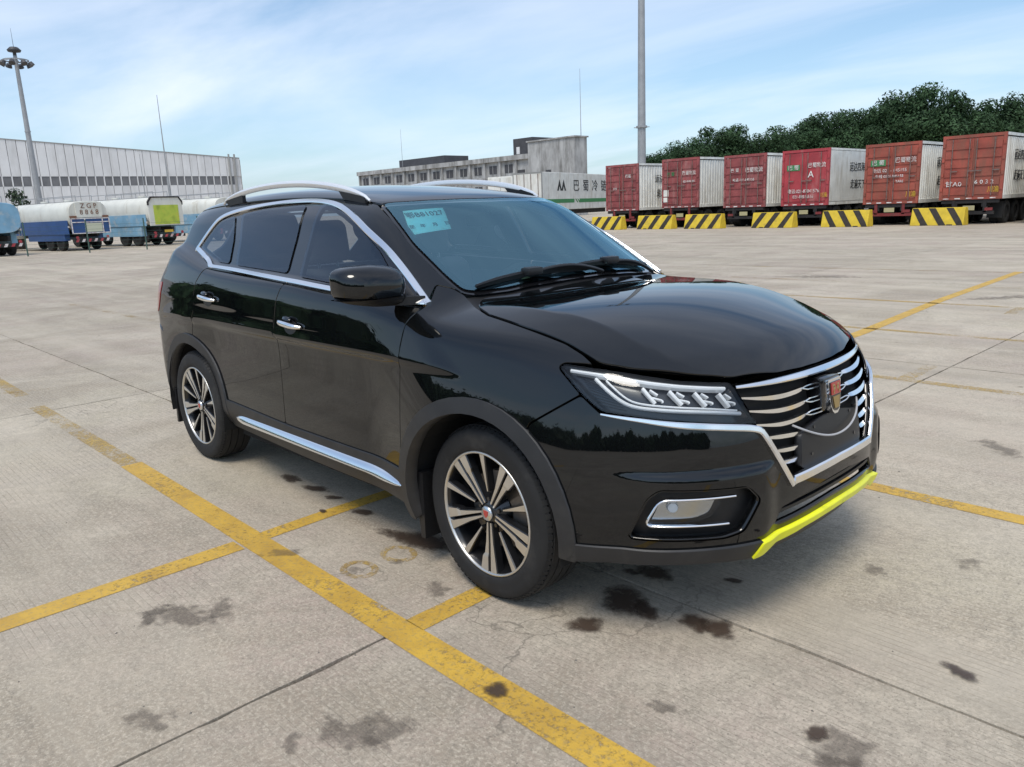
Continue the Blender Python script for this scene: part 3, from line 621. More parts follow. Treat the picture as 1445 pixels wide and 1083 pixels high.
# sensor block behind the badge, shield badge
P0,n0=on(Hf((0,.79)),0); bx=P0[0][0]
MB().rbox(bx-.06,bx+.006,-.065,.065,.722,.846,.012).build('badge_mount',m_gblk,gr,auto=30)
sh=[(-.047,.838),(.047,.838),(.050,.826),(.038,.745),(.026,.722),(.012,.712),(-.012,.712),(-.026,.722),(-.038,.745),(-.050,.826)]
bd=MB(); tilt=.12
def shield(k,x0,x1):
    c=(0,.778); V=[];
    pp=[(c[0]+(y-c[0])*k,c[1]+(z-c[1])*k) for y,z in sh]; n=len(pp)
    V=[(x0-(z-.778)*tilt,y,z) for y,z in pp]+[(x1-(z-.778)*tilt,y,z) for y,z in pp]
    return V,[tuple(range(n))[::-1],tuple(range(n,2*n))]+[(i,(i+1)%n,n+(i+1)%n,n+i) for i in range(n)]
badge=bd.add(*shield(1,bx,bx+.022)).build('badge',m_chrome,car,auto=40); MB().add(*shield(.84,bx+.018,bx+.0245)).build('badge_field',m_gblk,badge)
b2=MB(); b2.add([(bx+.0245-(z-.778)*tilt,y,z) for y,z in ((-.034,.826),(.034,.826),(.034,.783),(-.034,.783))]+[(bx+.0275-(z-.778)*tilt,y,z) for y,z in ((-.034,.826),(.034,.826),(.034,.783),(-.034,.783))],[(4,5,6,7),(0,1,5,4),(1,2,6,5),(2,3,7,6),(3,0,4,7)]).build('badge_red_panel',m_bred,badge)
b3=MB(); 
for sg in (-1,1): # two rearing beasts, reduced to their outline
    for y,z,ry,rz in ((.017,.815,.005,.008),(.013,.802,.006,.011),(.020,.792,.008,.005),(.008,.811,.006,.003)): b3.tube((bx+.027-(z-.778)*tilt,sg*y,z),(bx+.029-(z-.778)*tilt,sg*y,z),rz*.8,ry*.7,8)
b3.build('badge_emblem',m_bgold,badge)
MB().add([(bx+.0245-(z-.778)*tilt,y,z) for y,z in ((-.026,.776),(.026,.776),(.016,.733),(-.016,.733))]+[(bx+.0270-(z-.778)*tilt,y,z) for y,z in ((-.026,.776),(.026,.776),(.016,.733),(-.016,.733))],[(4,5,6,7),(0,1,5,4),(1,2,6,5),(2,3,7,6),(3,0,4,7)]).build('badge_gold_panel',m_bgold,badge)
# loose grey cord hanging across the plate mount
t=np.linspace(-.305,.305,25); P0,n0=on(Hf(*[(a,.640+.078*(a/.305)**2) for a in t]),.016); P0=P0-n0*.03*(np.abs(t)/.305)[:,None]**3; sweep('hanging_cord',P0,n0,oval(.0075,.0075,8),m_cord,gr)
for o in list(parts_r): mirror(o,car)
for o in car.children:
    if o.name.startswith('hanging_cord'): pass
# ------------------------------------------------------------ wheels
def wheel(cx,side,steer=0):
    w=empty('wheel',(cx,side*.885,.345)); w.parent=car; w.rotation_euler=(0,0,steer)
    s=side
    R=.345; prof=[(.238,-.205),(.262,-.214),(.300,-.215),(.325,-.200),(.336,-.182)]
    # tread with grooves
    for y0,y1 in ((-.180,-.145),(-.138,-.102),(-.095,-.060),(-.053,-.022)): prof+=[(.345,y0),(.345,y1),(.337,y1+.0005),(.337,y1+.0065)]
    prof+=[(.340,-.014),(.330,-.002),(.318,.006),(.300,.010),(.292,.0085),(.280,.010),(.262,.008),(.250,.002),(.244,-.006)]
    MB().lathe([(r,s*h) for r,h in prof],'y',72).build('tyre',m_tyre,w,auto=30)
    # shoulder tread blocks
    tb=MB()
    for k in range(84):
        a=2*math.pi*k/84; da=.026
        for (r0,r1,y0,y1) in ((.333,.3425,-.017,-.004),):
            V=[(r*math.cos(a+d),s*y,r*math.sin(a+d)) for r,y in ((r0,y1+.003),(r1,y0),(r1,y0-.004),(r0,y0-.008)) for d in (-da,da)]
            tb.add(V,[(0,1,3,2),(2,3,5,4),(0,2,4,6),(1,7,5,3)])
    tb.build('tread_block',m_tyre,w)['kind']='stuff'
    # rim barrel and dark inner face
    MB().lathe([(r,s*h) for r,h in [(.246,-.004),(.238,-.012),(.232,-.03),(.226,-.06),(.222,-.19),(.20,-.19),(.20,-.18)]],'y',64).build('rim',m_rimd,w,smooth=True)
    MB().lathe([(r,s*h) for r,h in [(.2465,-.008),(.2475,.001),(.2440,.0045),(.2385,.003),(.2365,-.006)]],'y',72).build('rim_edge',m_rimf,w,smooth=True)
    MB().lathe([(r,s*h) for r,h in [(.0,-.075),(.155,-.075),(.155,-.095),(.0,-.095)]],'y',40).build('brake_disc',m_disc,w)
    MB().lathe([(r,s*h) for r,h in [(.0,-.185),(.222,-.185)]],'y',40).build('wheel_back',m_dark,w)
    cal=MB(); 
    for k in range(6):
        a=math.radians(-28+k*11); cal.box(.115*1,.168,-.12 if s>0 else .06,-.06 if s>0 else .12,-.014,.014) if False else None
    a0=[math.radians(-35+10*k) for k in range(8)]
    V=[(r*math.cos(a),s*y,r*math.sin(a)) for a in a0 for r,y in ((.10,-.055),(.172,-.055),(.172,-.115),(.10,-.115))]; Fq=[]
    for k in range(7): 
        for j in range(4): Fq.append((k*4+j,k*4+(j+1)%4,(k+1)*4+(j+1)%4,(k+1)*4+j))
    Fq+=[(0,1,2,3),(28,31,30,29)]; MB().add(V,Fq).build('brake_caliper',m_disc,w)
    # spokes
    def spoke(a,pts,d0,d1,nm='spoke'):
        """pts: (r,across0,across1) stations; raised machined face"""
        V=[];n=len(pts)
        ca,sa=math.cos(a),math.sin(a)
        def P(r,t,y): return (r*ca-t*sa,s*y,r*sa+t*ca)
        for i,(r,t0,t1) in enumerate(pts):
            y=d0+(d1-d0)*i/(n-1); e=.0035
            V+=[P(r,t0,y-.035),P(r,t0,y-.004),P(r,t0+e,y),P(r,t1-e,y),P(r,t1,y-.004),P(r,t1,y-.035)]
        Fm=[];Fd=[]
        for i in range(n-1):
            b=i*6
            for j in range(5):
                q=(b+j,b+j+1,b+6+j+1,b+6+j); (Fm if j==2 else Fd).append(q)
        me=mesh(nm,V,Fm+Fd+[tuple(range(6)),tuple(range((n-1)*6,n*6))[::-1]]); me.materials.append(m_rimf); me.materials.append(m_rimd)
        for i,p in enumerate(me.polygons): p.material_index=0 if i<len(Fm) else 1
        bm=bmesh.new(); bm.from_mesh(me); bmesh.ops.recalc_face_normals(bm,faces=bm.faces[:]); bm.to_mesh(me); bm.free()
        link(nm,me,None,w)
    for k in range(5):
        a=math.radians(72*k+PH); sg=s
        # paired blades with a slot between; the outer part of one steps wider
        spoke(a,[(.040,-.016,-.002),(.12,-.024,-.0028),(.165,-.031,-.003),(.178,-.041,-.0035),(.240,-.054,-.004)],-.016,-.001)
        spoke(a,[(.040,.002,.016),(.12,.0028,.024),(.178,.0035,.035),(.240,.004,.046)],-.016,-.001)
        spoke(a+math.radians(36),[(.085,-.006,.006),(.16,-.010,.010),(.240,-.016,.016)],-.020,-.002)
    MB().lathe([(r,s*h) for r,h in [(.0,-.016),(.030,-.016),(.050,-.030),(.062,-.050),(.075,-.07)]],'y',32).build('hub',m_rimd,w,smooth=True)
    MB().lathe([(r,s*h) for r,h in [(.0,-.0035),(.027,-.004),(.030,-.008),(.030,-.014)]],'y',28).build('hub_cap',m_satin,w,smooth=True)
    MB().prism([(-.013,.012),(.013,.012),(.0105,-.006),(0,-.017),(-.0105,-.006)],'y',s*-.004,s*-.0015).build('hub_emblem',m_bred,w)
    for k in range(5):
        a=math.radians(72*k+PH+36); MB().tube((.055*math.cos(a),s*-.030,.055*math.sin(a)),(.055*math.cos(a),s*-.020,.055*math.sin(a)),.009,.008,8).build('lug_nut',m_rimd,w)
    return w
PH=128
wheel(0,-1,math.radians(-.5))
PH=122
wheel(-2.7,-1)
PH=40
wheel(0,1); wheel(-2.7,1)
# wheel wells, underbody, cabin tub
for cx in (0,-2.7):
    for s in (-1,1):
        w=MB(); r=.412; A=[math.radians(a) for a in range(-12,193,12)]
        V=[(cx+r*math.cos(a),s*y,.345+r*math.sin(a)) for y in (.905,.58) for a in A]; n=len(A)
        w.add(V,[(i,i+1,n+i+1,n+i) for i in range(n-1)]+[tuple(range(n,2*n))]); w.build('wheel_liner',m_liner,car)
MB().box(-3.35,.42,-.58,.58,.22,.30).box(-2.28,-.42,-.80,.80,.22,.33).build('underbody',m_dark,car)
MB().box(-2.15,-.55,-.86,.86,.30,.34).box(-3.3,-2.9,-.70,.70,.34,.9).box(-2.9,-2.2,-.55,.55,.30,.8).build('floor_pan',m_inner,car)
MB().box(-.44,-.40,-.78,.78,.3,.98).build('firewall',m_dark,car)
MB().box(-.40,.60,-.50,.50,.42,.80).build('engine_bay_cover',m_dark,car)
# door inner skins and headliner keep the cabin closed
for s in (-1,1): MB().box(-2.6,-.45,s*.80-.01,s*.80+.01,.30,1.08).build('door_lining',m_inner,car)
MB().box(-2.6,-1.02,-.55,.55,1.49,1.50).build('headliner',m_seat,car)
# dashboard, wheel, seats
dp=[(-.44,.70),(-.44,1.02),(-.52,1.045),(-.80,1.035),(-.93,1.00),(-.98,.93),(-.95,.80),(-.88,.70)]
MB().prism(dp,'y',-.74,.74).build('dashboard',m_inner,car,auto=40)
MB().rbox(-1.0,-.62,.20,.58,1.0,1.085,.03).build('instrument_hood',m_inner,car,auto=40)
sw=MB(); c=Vector((-1.13,.38,1.0)); ax=Vector((-.9,0,.45)).normalized(); a1=Vector((0,1,0)); a2=ax.cross(a1)
ring=[c+(a1*math.cos(t)+a2*math.sin(t))*.185 for t in np.linspace(0,2*math.pi,29)[:-1]]
for i in range(28): sw.tube(ring[i],ring[(i+1)%28],.016,.016,8,False)
for t in (0,math.pi,-math.pi/2): sw.tube(c,c+(a1*math.cos(t)+a2*math.sin(t))*.18,.02,.014,8)
sw.tube(c-ax*.03,c+ax*.03,.06,.05,14); sw.build('steering_wheel',m_inner,car)
def seat(y):
    st=empty('seat',(-1.45,y,.34)); st.parent=car
    def soft(nm,pts,y0,y1,mt):
        b=MB().prism(pts,'y',y0,y1); o=b.build(nm,mt,st); md=o.modifiers.new('b','BEVEL'); md.width=.045; md.segments=3
        o.data.polygons.foreach_set('use_smooth',[True]*len(o.data.polygons)); return o
    soft('cushion',[(.28,.08),(.28,.24),(-.22,.20),(-.25,.08)],-.25,.25,m_seat)
    soft('backrest',[(-.16,.16),(-.32,.16),(-.47,.80),(-.42,.86),(-.32,.82)],-.25,.25,m_seat)
    soft('headrest',[(-.37,.88),(-.46,.88),(-.50,1.08),(-.46,1.12),(-.40,1.09)],-.14,.14,m_seat)
    for s in (-.06,.06): MB().tube((-.40,s,.80),(-.42,s,.92),.008,.008,8).build('headrest_post',m_satin,st)
seat(-.37); seat(.37)
rs=MB().prism([(-2.05,.45),(-2.05,.60),(-2.45,.56),(-2.62,1.15),(-2.74,1.15),(-2.60,.42)],'y',-.62,.62).build('rear_seat',m_seat,car)
MB().rbox(-.93,-.905,-.12,.12,1.395,1.455,.01).build('rear_view_mirror',m_blk,car,auto=40)
# ------------------------------------------------------------ door mirrors
def mirror_head(s):
    bm=bmesh.new(); bmesh.ops.create_icosphere(bm,subdivisions=4,radius=1)
    for v in bm.verts:
        x,y,z=v.co
        p=3.8; k=(abs(x)**p+abs(y)**p+abs(z)**p)**(-1/p); x*=k;y*=k;z*=k
        X=.092*x*(1 if x>0 else .55); Y=.142*y; Z=.082*z
        X-= .035*max(0,-y)**2; Z+= .012*y*(-1); Z*=1-.16*max(0,-y)
        X-=.03*max(0,z)**2
        v.co=(X,Y,Z)
    cut=-.030
    V=[v.co.copy() for v in bm.verts]; bm.verts.index_update(); Fc=[[v.index for v in f_.verts] for f_ in bm.faces]; bm.free()
    return V,Fc
V,Fc=mirror_head(-1)
mroot=empty('door_mirror',(-.52,-.985,1.200)); mroot.parent=car
up=[(v.x,v.y,max(v.z,-.045)) for v in V]; lo=[(v.x*1.012,v.y*1.012,min(v.z*1.0,-.047)) for v in V]
def cleaned(V,Fc,nm,mt):
    me=mesh(nm,V,Fc,True); bm=bmesh.new(); bm.from_mesh(me); bmesh.ops.dissolve_degenerate(bm,dist=1e-4,edges=bm.edges[:]); bmesh.ops.recalc_face_normals(bm,faces=bm.faces[:])
    for e in bm.edges:
        if len(e.link_faces)==2 and e.calc_face_angle(0)>math.radians(35): e.smooth=False
    bm.to_mesh(me); bm.free(); return link(nm,me,mt,mroot)
cleaned(up,Fc,'mirror_cap',m_paint); cleaned(lo,Fc,'mirror_base',m_blk)
MB().prism([(-.052,-.03),(-.056,.055),(-.050,.06),(-.046,-.03)],'y',-.11,.10).build('mirror_glass',m_chrome,mroot)
MB().add([(.02,.02,-.05),(-.05,.02,-.05),(-.05,.02,-.083),(.02,.02,-.083),(.10,.20,-.055),(-.02,.20,-.055),(-.02,.20,-.090),(.10,.20,-.090)],[(0,1,2,3),(4,7,6,5),(0,4,5,1),(1,5,6,2),(2,6,7,3),(3,7,4,0)]).build('mirror_arm',m_blk,mroot)
m2=mirror(mroot,car) if False else None
mr2=empty('door_mirror',(-.86,.90,1.195),math.radians(74)); mr2.parent=car
for ch in list(mroot.children): mirror(ch,mr2)
# ------------------------------------------------------------ roof rails
for s in (-1,1):
    xs=np.linspace(-1.09,-2.70,40); q=np.linspace(0,1,40)
    P0=Ht(*[(x,-.556) for x in xs]); n0=np.tile(np.array([[0,-.35,.94]]),(40,1)); rise=(4*q*(1-q))**.55; P0=P0+np.array([0,-.012,0])+np.array([0,0,1])*(.004+.062*rise)[:,None]
    P0[:,1]*=-s*-1 if s>0 else 1
    if s>0: P0[:,1]=np.abs(P0[:,1]); n0[:,1]*=-1
    rr=sweep('roof_rail',P0,n0,[(-.011,-.016),(.011,-.016),(.016,-.006),(.015,.008),(.007,.015),(-.007,.015),(-.015,.008),(-.016,-.006)],m_rail,car,scale=.35+.65*np.minimum(1,np.minimum(q*7,(1-q)*7))**.7)
    for (xa,xb) in ((-1.12,-1.36),(-2.42,-2.66)):
        pts=Ht((xa,-.556),(xb,-.556)); y=s*.566
        x0,x1=(xa,xb)
        zf=lambda x: float(np.interp(-x,-xs,P0[:,2]))
        MB().prism([(x0,pts[0][2]-.01),(x0,zf(x0)),((x0+x1)/2,zf((x0+x1)/2)),(x1,zf(x1)-.004),(x1+(.05 if x1<-2 else .05),pts[1][2]-.01)],'y',y-.011,y+.011).build('rail_foot',m_blk,rr)
# ------------------------------------------------------------ wipers
def wiper(piv,tip0,tip1,mid):
    w=empty('wiper'); w.parent=car
    def pt(xy,o): P0,n0=on(Ht(xy),o); return P0[0],n0[0]
    t=np.linspace(0,1,18); A=[pt((tip0[0]+(tip1[0]-tip0[0])*k,tip0[1]+(tip1[1]-tip0[1])*k),.016) for k in t]
    sweep('wiper_blade',[a for a,_ in A],[b for _,b in A],[(-.011,-.014),(.011,-.014),(.008,.006),(0,.012),(-.008,.006)],m_blk,w,scale=.6+.4*np.minimum(1,np.minimum(t*6,(1-t)*6)))
    A=[pt((piv[0]+(mid[0]-piv[0])*k,piv[1]+(mid[1]-piv[1])*k),.012+.026*math.sin(math.pi*min(1,k*1.0))) for k in t]
    sweep('wiper_arm',[a for a,_ in A],[b for _,b in A],strip_prof(.016,.009),m_blk,w)
    p,n=pt(mid,.028); MB().rbox(p[0]-.028,p[0]+.028,p[1]-.045,p[1]+.045,p[2]-.018,p[2]+.016,.012).build('wiper_joint',m_blk,w,auto=40)
wiper((-.235,.10),(-.345,-.58),(-.262,.02),(-.300,-.30)); wiper((-.262,.52),(-.285,-.06),(-.335,.56),(-.300,.22))
# ------------------------------------------------------------ loose things in the car
def quad_frame(a,b,d): 
    a,b,d=Vector(a),Vector(b),Vector(d); x=(b-a).normalized(); n=x.cross(d-a).normalized(); y=n.cross(x); M=Matrix((x,y,n)).transposed().to_4x4(); M.translation=a; return M,(b-a).length
ps=np.array([(-.904,-.518,1.491),(-.851,-.321,1.501),(-.696,-.402,1.404),(-.743,-.598,1.384)]); pp_,pn=on(ps,-.010)
uvg=[(i/8,j/5) for j in range(6) for i in range(9)]; G3=np.array([(1-u)*(1-v)*ps[0]+u*(1-v)*ps[1]+u*v*ps[2]+(1-u)*v*ps[3] for u,v in uvg]); G3,_=on(G3,-.009)
tp=link('temporary_permit',mesh('temporary_permit',np.vstack([G3,G3-_*.001]),[(j*9+i,j*9+i+1,(j+1)*9+i+1,(j+1)*9+i) for j in range(5) for i in range(8)]+[(54+j*9+i,54+(j+1)*9+i,54+(j+1)*9+i+1,54+j*9+i+1) for j in range(5) for i in range(8)],True),m_cyan)
tag(tp,'cyan temporary licence sheet stuck inside the top corner of the car windshield','permit')
def on_permit(body,u0,v0,size,sx=1):
    A=G3[0]+(G3[8]-G3[0])*0; 
    c=(1-u0)*(1-v0)*ps[0]+u0*(1-v0)*ps[1]+u0*v0*ps[2]+(1-u0)*v0*ps[3]; c,n=on(c[None],-.0075)
    x=Vector(ps[1]-ps[0]).normalized(); n=Vector(n[0]); x=(x-n*x.dot(n)).normalized(); y=n.cross(x); M=Matrix((x,y,n)).transposed().to_4x4(); M.translation=Vector(c[0]); text(body,size,m_ink,tp,M,depth=.0003,sx=sx)
on_permit('鄂B81027',.48,.28,.058,.80); on_permit('至   年    月    日',.52,.75,.030,.95)
# small mesh for folded cloth on the dashboard
V=[];Fc=[]
for i in range(15):
    for j in range(9):
        u,v=i/14,j/8; e=math.sin(math.pi*v)*(.4+.6*math.sin(math.pi*min(1,u*.9+.05)))
        V.append((-.50-.07*v+.03*u+.008*math.sin(9*u+3*v),-.52+.34*u,1.040+.048*e+.007*math.sin(17*u+5*v)*e+.02*u))
Fc=[(i*9+j,i*9+j+1,(i+1)*9+j+1,(i+1)*9+j) for i in range(14) for j in range(8)]
tw=link('folded_towel',mesh('folded_towel',V,Fc,True),m_teal); tag(tw,'teal folded towel lying on the dashboard behind the windshield','towel')
bm=bmesh.new(); bmesh.ops.create_icosphere(bm,subdivisions=4,radius=.075)
for v in bm.verts: k=1+.18*math.sin(v.co.x*70)*math.sin(v.co.y*63)*math.cos(v.co.z*58); v.co=Vector((v.co.x*k*.8,v.co.y*k,v.co.z*k*.85))
me=bpy.data.meshes.new('dashboard_ornament'); bm.to_mesh(me); bm.free(); me.polygons.foreach_set('use_smooth',[True]*len(me.polygons))
og=link('dashboard_ornament',me,m_green); og.location=(-.50,-.13,1.095); tag(og,'small green knobbly ornament on the dashboard beside the teal towel','ornament')
pr=MB().add([(-.50,.12,1.062),(-.50,.30,1.066),(-.62,.34,1.16),(-.62,.16,1.165),(-.503,.12,1.060),(-.503,.30,1.064),(-.623,.34,1.158),(-.623,.16,1.163)],[(0,1,2,3),(7,6,5,4),(0,4,5,1),(1,5,6,2),(2,6,7,3),(3,7,4,0)]).build('paper_card',m_white); tag(pr,'pale paper card propped on the dashboard on the driver side','paper')
# ------------------------------------------------------------ ground: slabs on a base sheet
def concrete(name,slab=True,base=(.435,.380,.298)):
    m=bpy.data.materials.new(name); m.use_nodes=True; t=m.node_tree; b=t.nodes['Principled BSDF']; Nn=t.nodes.new; Lk=t.links.new
    g=Nn('ShaderNodeNewGeometry'); pos=g.outputs['Position']; oi=Nn('ShaderNodeObjectInfo')
    def noise(scale,detail=6,rough=.6,vec=None,dist=0):
        n=Nn('ShaderNodeTexNoise'); n.inputs['Scale'].default_value=scale; n.inputs['Detail'].default_value=detail; n.inputs['Roughness'].default_value=rough; n.inputs['Distortion'].default_value=dist; Lk(vec or pos,n.inputs['Vector']); return n.outputs[0]
    def mr(v,a,b_,c,d,cl=True):
        n=Nn('ShaderNodeMapRange'); n.clamp=cl; Lk(v,n.inputs[0])
        for i,x in enumerate((a,b_,c,d)): n.inputs[i+1].default_value=x
        return n.outputs[0]
    def mixc(f,a,c,mode='MIX'):
        n=Nn('ShaderNodeMixRGB'); n.blend_type=mode
        for i,x in ((0,f),(1,a),(2,c)):
            if isinstance(x,(int,float)): n.inputs[i].default_value=x
            elif isinstance(x,tuple): n.inputs[i].default_value=(*x,1)
            else: Lk(x,n.inputs[i])
        return n.outputs[0]
    def ma(op,a,b_):
        n=Nn('ShaderNodeMath'); n.operation=op
        for i,x in ((0,a),(1,b_)):
            if isinstance(x,(int,float)): n.inputs[i].default_value=x
            else: Lk(x,n.inputs[i])
        return n.outputs[0]
    B=lambda k,r=1,g_=1,b_=1:(base[0]*k*r,base[1]*k*g_,base[2]*k*b_)
    c=mixc(mr(noise(.30,5),.42,.58,0,1),B(1.04,1.0,1.0,.95),B(.93,1.02,.92,.96))                    # beige / pinkish casts
    c=mixc(mr(noise(.7,7,.65),.46,.60,0,.80),c,B(1.26))                                          # pale worn areas
    c=mixc(mr(noise(.42,7,.72,dist=1.2),.46,.60,0,.78),c,B(.64,1.03,.97,.90))                        # broad grime
    c=mixc(mr(noise(1.5,8,.75,dist=.6),.53,.64,0,.55),c,B(.55,1.02,.98,.92))                         # sharper edged old spills
    c=mixc(mr(noise(3.4,8,.75),.52,.70,0,.55),c,B(.68))
    c=mixc(mr(noise(20,6,.8),.42,.62,0,.66),c,B(.60))
    c=mixc(mr(noise(38,5,.8),.47,.64,0,.42),c,B(1.36))
    c=mixc(mr(noise(75,3,.8),.50,.66,0,.70),c,B(1.42))                                           # aggregate speckle
    c=mixc(mr(noise(95,3,.8),.54,.66,0,.80),c,B(.45))
    # drying marks swept along the traffic direction
    mp=Nn('ShaderNodeMapping'); mp.inputs['Scale'].default_value=(.10,1.3,1); mp.inputs['Rotation'].default_value=(0,0,math.radians(-24)); Lk(pos,mp.inputs[0])
    c=mixc(mr(noise(1.0,6,.6,mp.outputs[0]),.48,.66,0,.50),c,B(1.25))
    mp2=Nn('ShaderNodeMapping'); mp2.inputs['Scale'].default_value=(.05,1.6,1); mp2.inputs['Rotation'].default_value=(0,0,math.radians(4)); Lk(pos,mp2.inputs[0])
    c=mixc(mr(noise(1.0,6,.65,mp2.outputs[0]),.52,.68,0,.45),c,B(.70))                              # tyre tracks
    # hairline cracks
    wv_=Nn('ShaderNodeVectorMath'); wv_.operation='ADD'; nn_=Nn('ShaderNodeTexNoise'); nn_.inputs['Scale'].default_value=2.2; nn_.inputs['Detail'].default_value=6; Lk(pos,nn_.inputs['Vector']); Lk(pos,wv_.inputs[0]); Lk(nn_.outputs['Color'],wv_.inputs[1])
    ve=Nn('ShaderNodeTexVoronoi'); ve.feature='DISTANCE_TO_EDGE'; ve.inputs['Scale'].default_value=.42; Lk(wv_.outputs[0],ve.inputs['Vector'])
    crk=ma('MULTIPLY',mr(ve.outputs['Distance'],.0,.0035,1,0),mr(noise(.5,3),.50,.60,0,.7))
    c=mixc(crk,c,B(.35))
    # small dark droppings
    vo=Nn('ShaderNodeTexVoronoi'); vo.inputs['Scale'].default_value=2.3; Lk(pos,vo.inputs['Vector'])
    spot=ma('MULTIPLY',mr(ma('ADD',vo.outputs['Distance'],ma('MULTIPLY',noise(22,3),.10)),.075,.10,1,0),mr(noise(.7,2),.52,.60,0,.7))
    c=mixc(spot,c,(base[0]*.32,base[1]*.30,base[2]*.28))
    # tined grooves
    sp=Nn('ShaderNodeSeparateXYZ'); Lk(pos,sp.inputs[0])
    wob=ma('ADD',sp.outputs[1],ma('MULTIPLY',noise(.8,2),.03))
    w=ma('FRACT',ma('MULTIPLY',wob,42.0),0) if False else None
    fr=Nn('ShaderNodeMath'); fr.operation='FRACT'; Lk(ma('MULTIPLY',wob,34.0),fr.inputs[0])
    line=mr(fr.outputs[0],.0,.16,1,0); 
    gm=ma('MULTIPLY',line,mr(noise(.6,5,.7),.42,.54,0,1)); gm=ma('MULTIPLY',gm,mr(noise(7,3,.6),.34,.54,.0,1))
    c=mixc(ma('MULTIPLY',gm,.75),c,(base[0]*.45,base[1]*.44,base[2]*.42))
    hs=Nn('ShaderNodeHueSaturation'); Lk(mr(oi.outputs['Random'],0,1,.93,1.07),hs.inputs['Value']); Lk(c,hs.inputs['Color'])
    Lk(hs.outputs[0],b.inputs['Base Color']); b.inputs['Specular IOR Level'].default_value=.32
    Lk(mr(noise(3,5),.3,.7,.62,.86),b.inputs['Roughness'])
    hgt=ma('SUBTRACT',ma('MULTIPLY',noise(90,5,.75),.6),ma('MULTIPLY',gm,.7))
    bp=Nn('ShaderNodeBump'); bp.inputs['Strength'].default_value=.5; bp.inputs['Distance'].default_value=.006; Lk(hgt,bp.inputs['Height']); Lk(bp.outputs[0],b.inputs['Normal'])
    return m
m_conc=concrete('concrete_slab'); m_joint=mat('joint_filler',(.050,.045,.038),.95,var=.4,vscale=14,dirt=(.10,.085,.05),dscale=9)
ground=MB().box(-1500,1500,-1500,1500,-.30,-.016).build('ground',m_joint); tag(ground,kind='structure')
JX0,JY0,SX,SY=-.055,-.425,5.0,4.93
i0,i1,j0,j1=-9,4,-5,8
rs=random.Random(3)
slab_me={}
def jag(a,b,along,amp,n):
    """slightly chipped joint edge"""
    return [a+(b-a)*k/n for k in range(n+1)],[rs.uniform(-amp,amp) if 0<k<n else 0 for k in range(n+1)]
for i in range(i0,i1):
    for j in range(j0,j1):
        x0,x1,y0,y1=JX0+i*SX,JX0+(i+1)*SX,JY0+j*SY,JY0+(j+1)*SY
        g=.004; near=(-2<=i<=0 and -2<=j<=1)
        if near:
            n=90; amp=.0022; pts=[]
            wide=.0045 if False else 0
            e=lambda k:rs.uniform(0,.0035)+.010*max(0,math.sin(k*.37+i*2))*max(0,math.sin(k*.11+j))**2+(.006 if rs.random()<.06 else 0)
            pts+=[(x0+(x1-x0)*k/n,y0+g+abs(e(k))) for k in range(n)]+[(x1-g-abs(e(k)),y0+(y1-y0)*k/n) for k in range(n)]+[(x1-(x1-x0)*k/n,y1-g-abs(e(k))) for k in range(n)]+[(x0+g+abs(e(k)),y1-(y1-y0)*k/n) for k in range(n)]
            o=MB().prism(pts,'z',-.06,0).build('concrete_slab',m_conc,ground)
        else:
            if 'b' not in slab_me: slab_me['b']=MB().box(g,SX-g,g,SY-g,-.06,0).build('concrete_slab',m_conc,ground).data; o=bpy.data.objects[-1] if False else None; o=[q for q in ground.children if q.data==slab_me['b']][0]
            else: o=link('concrete_slab',slab_me['b'],m_conc,ground)
            o.location=(x0,y0,0)
# the yard beyond the laid-out slabs
X0,X1,Y0,Y1=JX0+i0*SX,JX0+i1*SX,JY0+j0*SY,JY0+j1*SY; B=1400
for q in ((-B,X0-.004,-B,B),(X1+.004,B,-B,B),(X0,X1,-B,Y0-.004),(X0,X1,Y1+.004,B)):
    link('yard_surface',MB().box(q[0],q[1],q[2],q[3],-.06,0).build('yard_surface',m_conc,ground).data,None,ground) if False else MB().box(q[0],q[1],q[2],q[3],-.06,0).build('yard_surface',m_conc,ground)
# ------------------------------------------------------------ painted bay lines
def wornpaint(name,col,lo,hi,al=1):
    m=bpy.data.materials.new(name); m.use_nodes=True; t=m.node_tree; b=t.nodes['Principled BSDF']; g=t.nodes.new('ShaderNodeNewGeometry')
    def nz(s,d,r=.65):
        n=t.nodes.new('ShaderNodeTexNoise'); n.inputs['Scale'].default_value=s; n.inputs['Detail'].default_value=d; n.inputs['Roughness'].default_value=r; t.links.new(g.outputs['Position'],n.inputs['Vector']); return n.outputs[0]
    def mrr(v,a,c,d,e):
        n=t.nodes.new('ShaderNodeMapRange'); t.links.new(v,n.inputs[0]); 
        for i,x in enumerate((a,c,d,e)): n.inputs[i+1].default_value=x
        return n.outputs[0]
    ad=t.nodes.new('ShaderNodeMath'); ad.operation='ADD'; t.links.new(mrr(nz(1.3,5),.3,.7,-.18,.18),ad.inputs[0]); t.links.new(nz(38,7,.75),ad.inputs[1])
    t.links.new(mrr(ad.outputs[0],lo,hi,0,al),b.inputs['Alpha'])
    x=t.nodes.new('ShaderNodeMixRGB'); t.links.new(mrr(nz(5,6),.4,.75,0,.8),x.inputs[0]); x.inputs[1].default_value=(*col,1); x.inputs[2].default_value=(col[0]*.62,col[1]*.58,col[2]*.8,1)
    x2=t.nodes.new('ShaderNodeMixRGB'); t.links.new(mrr(nz(60,5),.5,.72,0,.55),x2.inputs[0]); t.links.new(x.outputs[0],x2.inputs[1]); x2.inputs[2].default_value=(.22,.19,.13,1)
    t.links.new(x2.outputs[0],b.inputs['Base Color']); b.inputs['Roughness'].default_value=.62
    bp=t.nodes.new('ShaderNodeBump'); bp.inputs['Strength'].default_value=.35; bp.inputs['Distance'].default_value=.004; t.links.new(nz(90,4),bp.inputs['Height']); t.links.new(bp.outputs[0],b.inputs['Normal'])
    return m
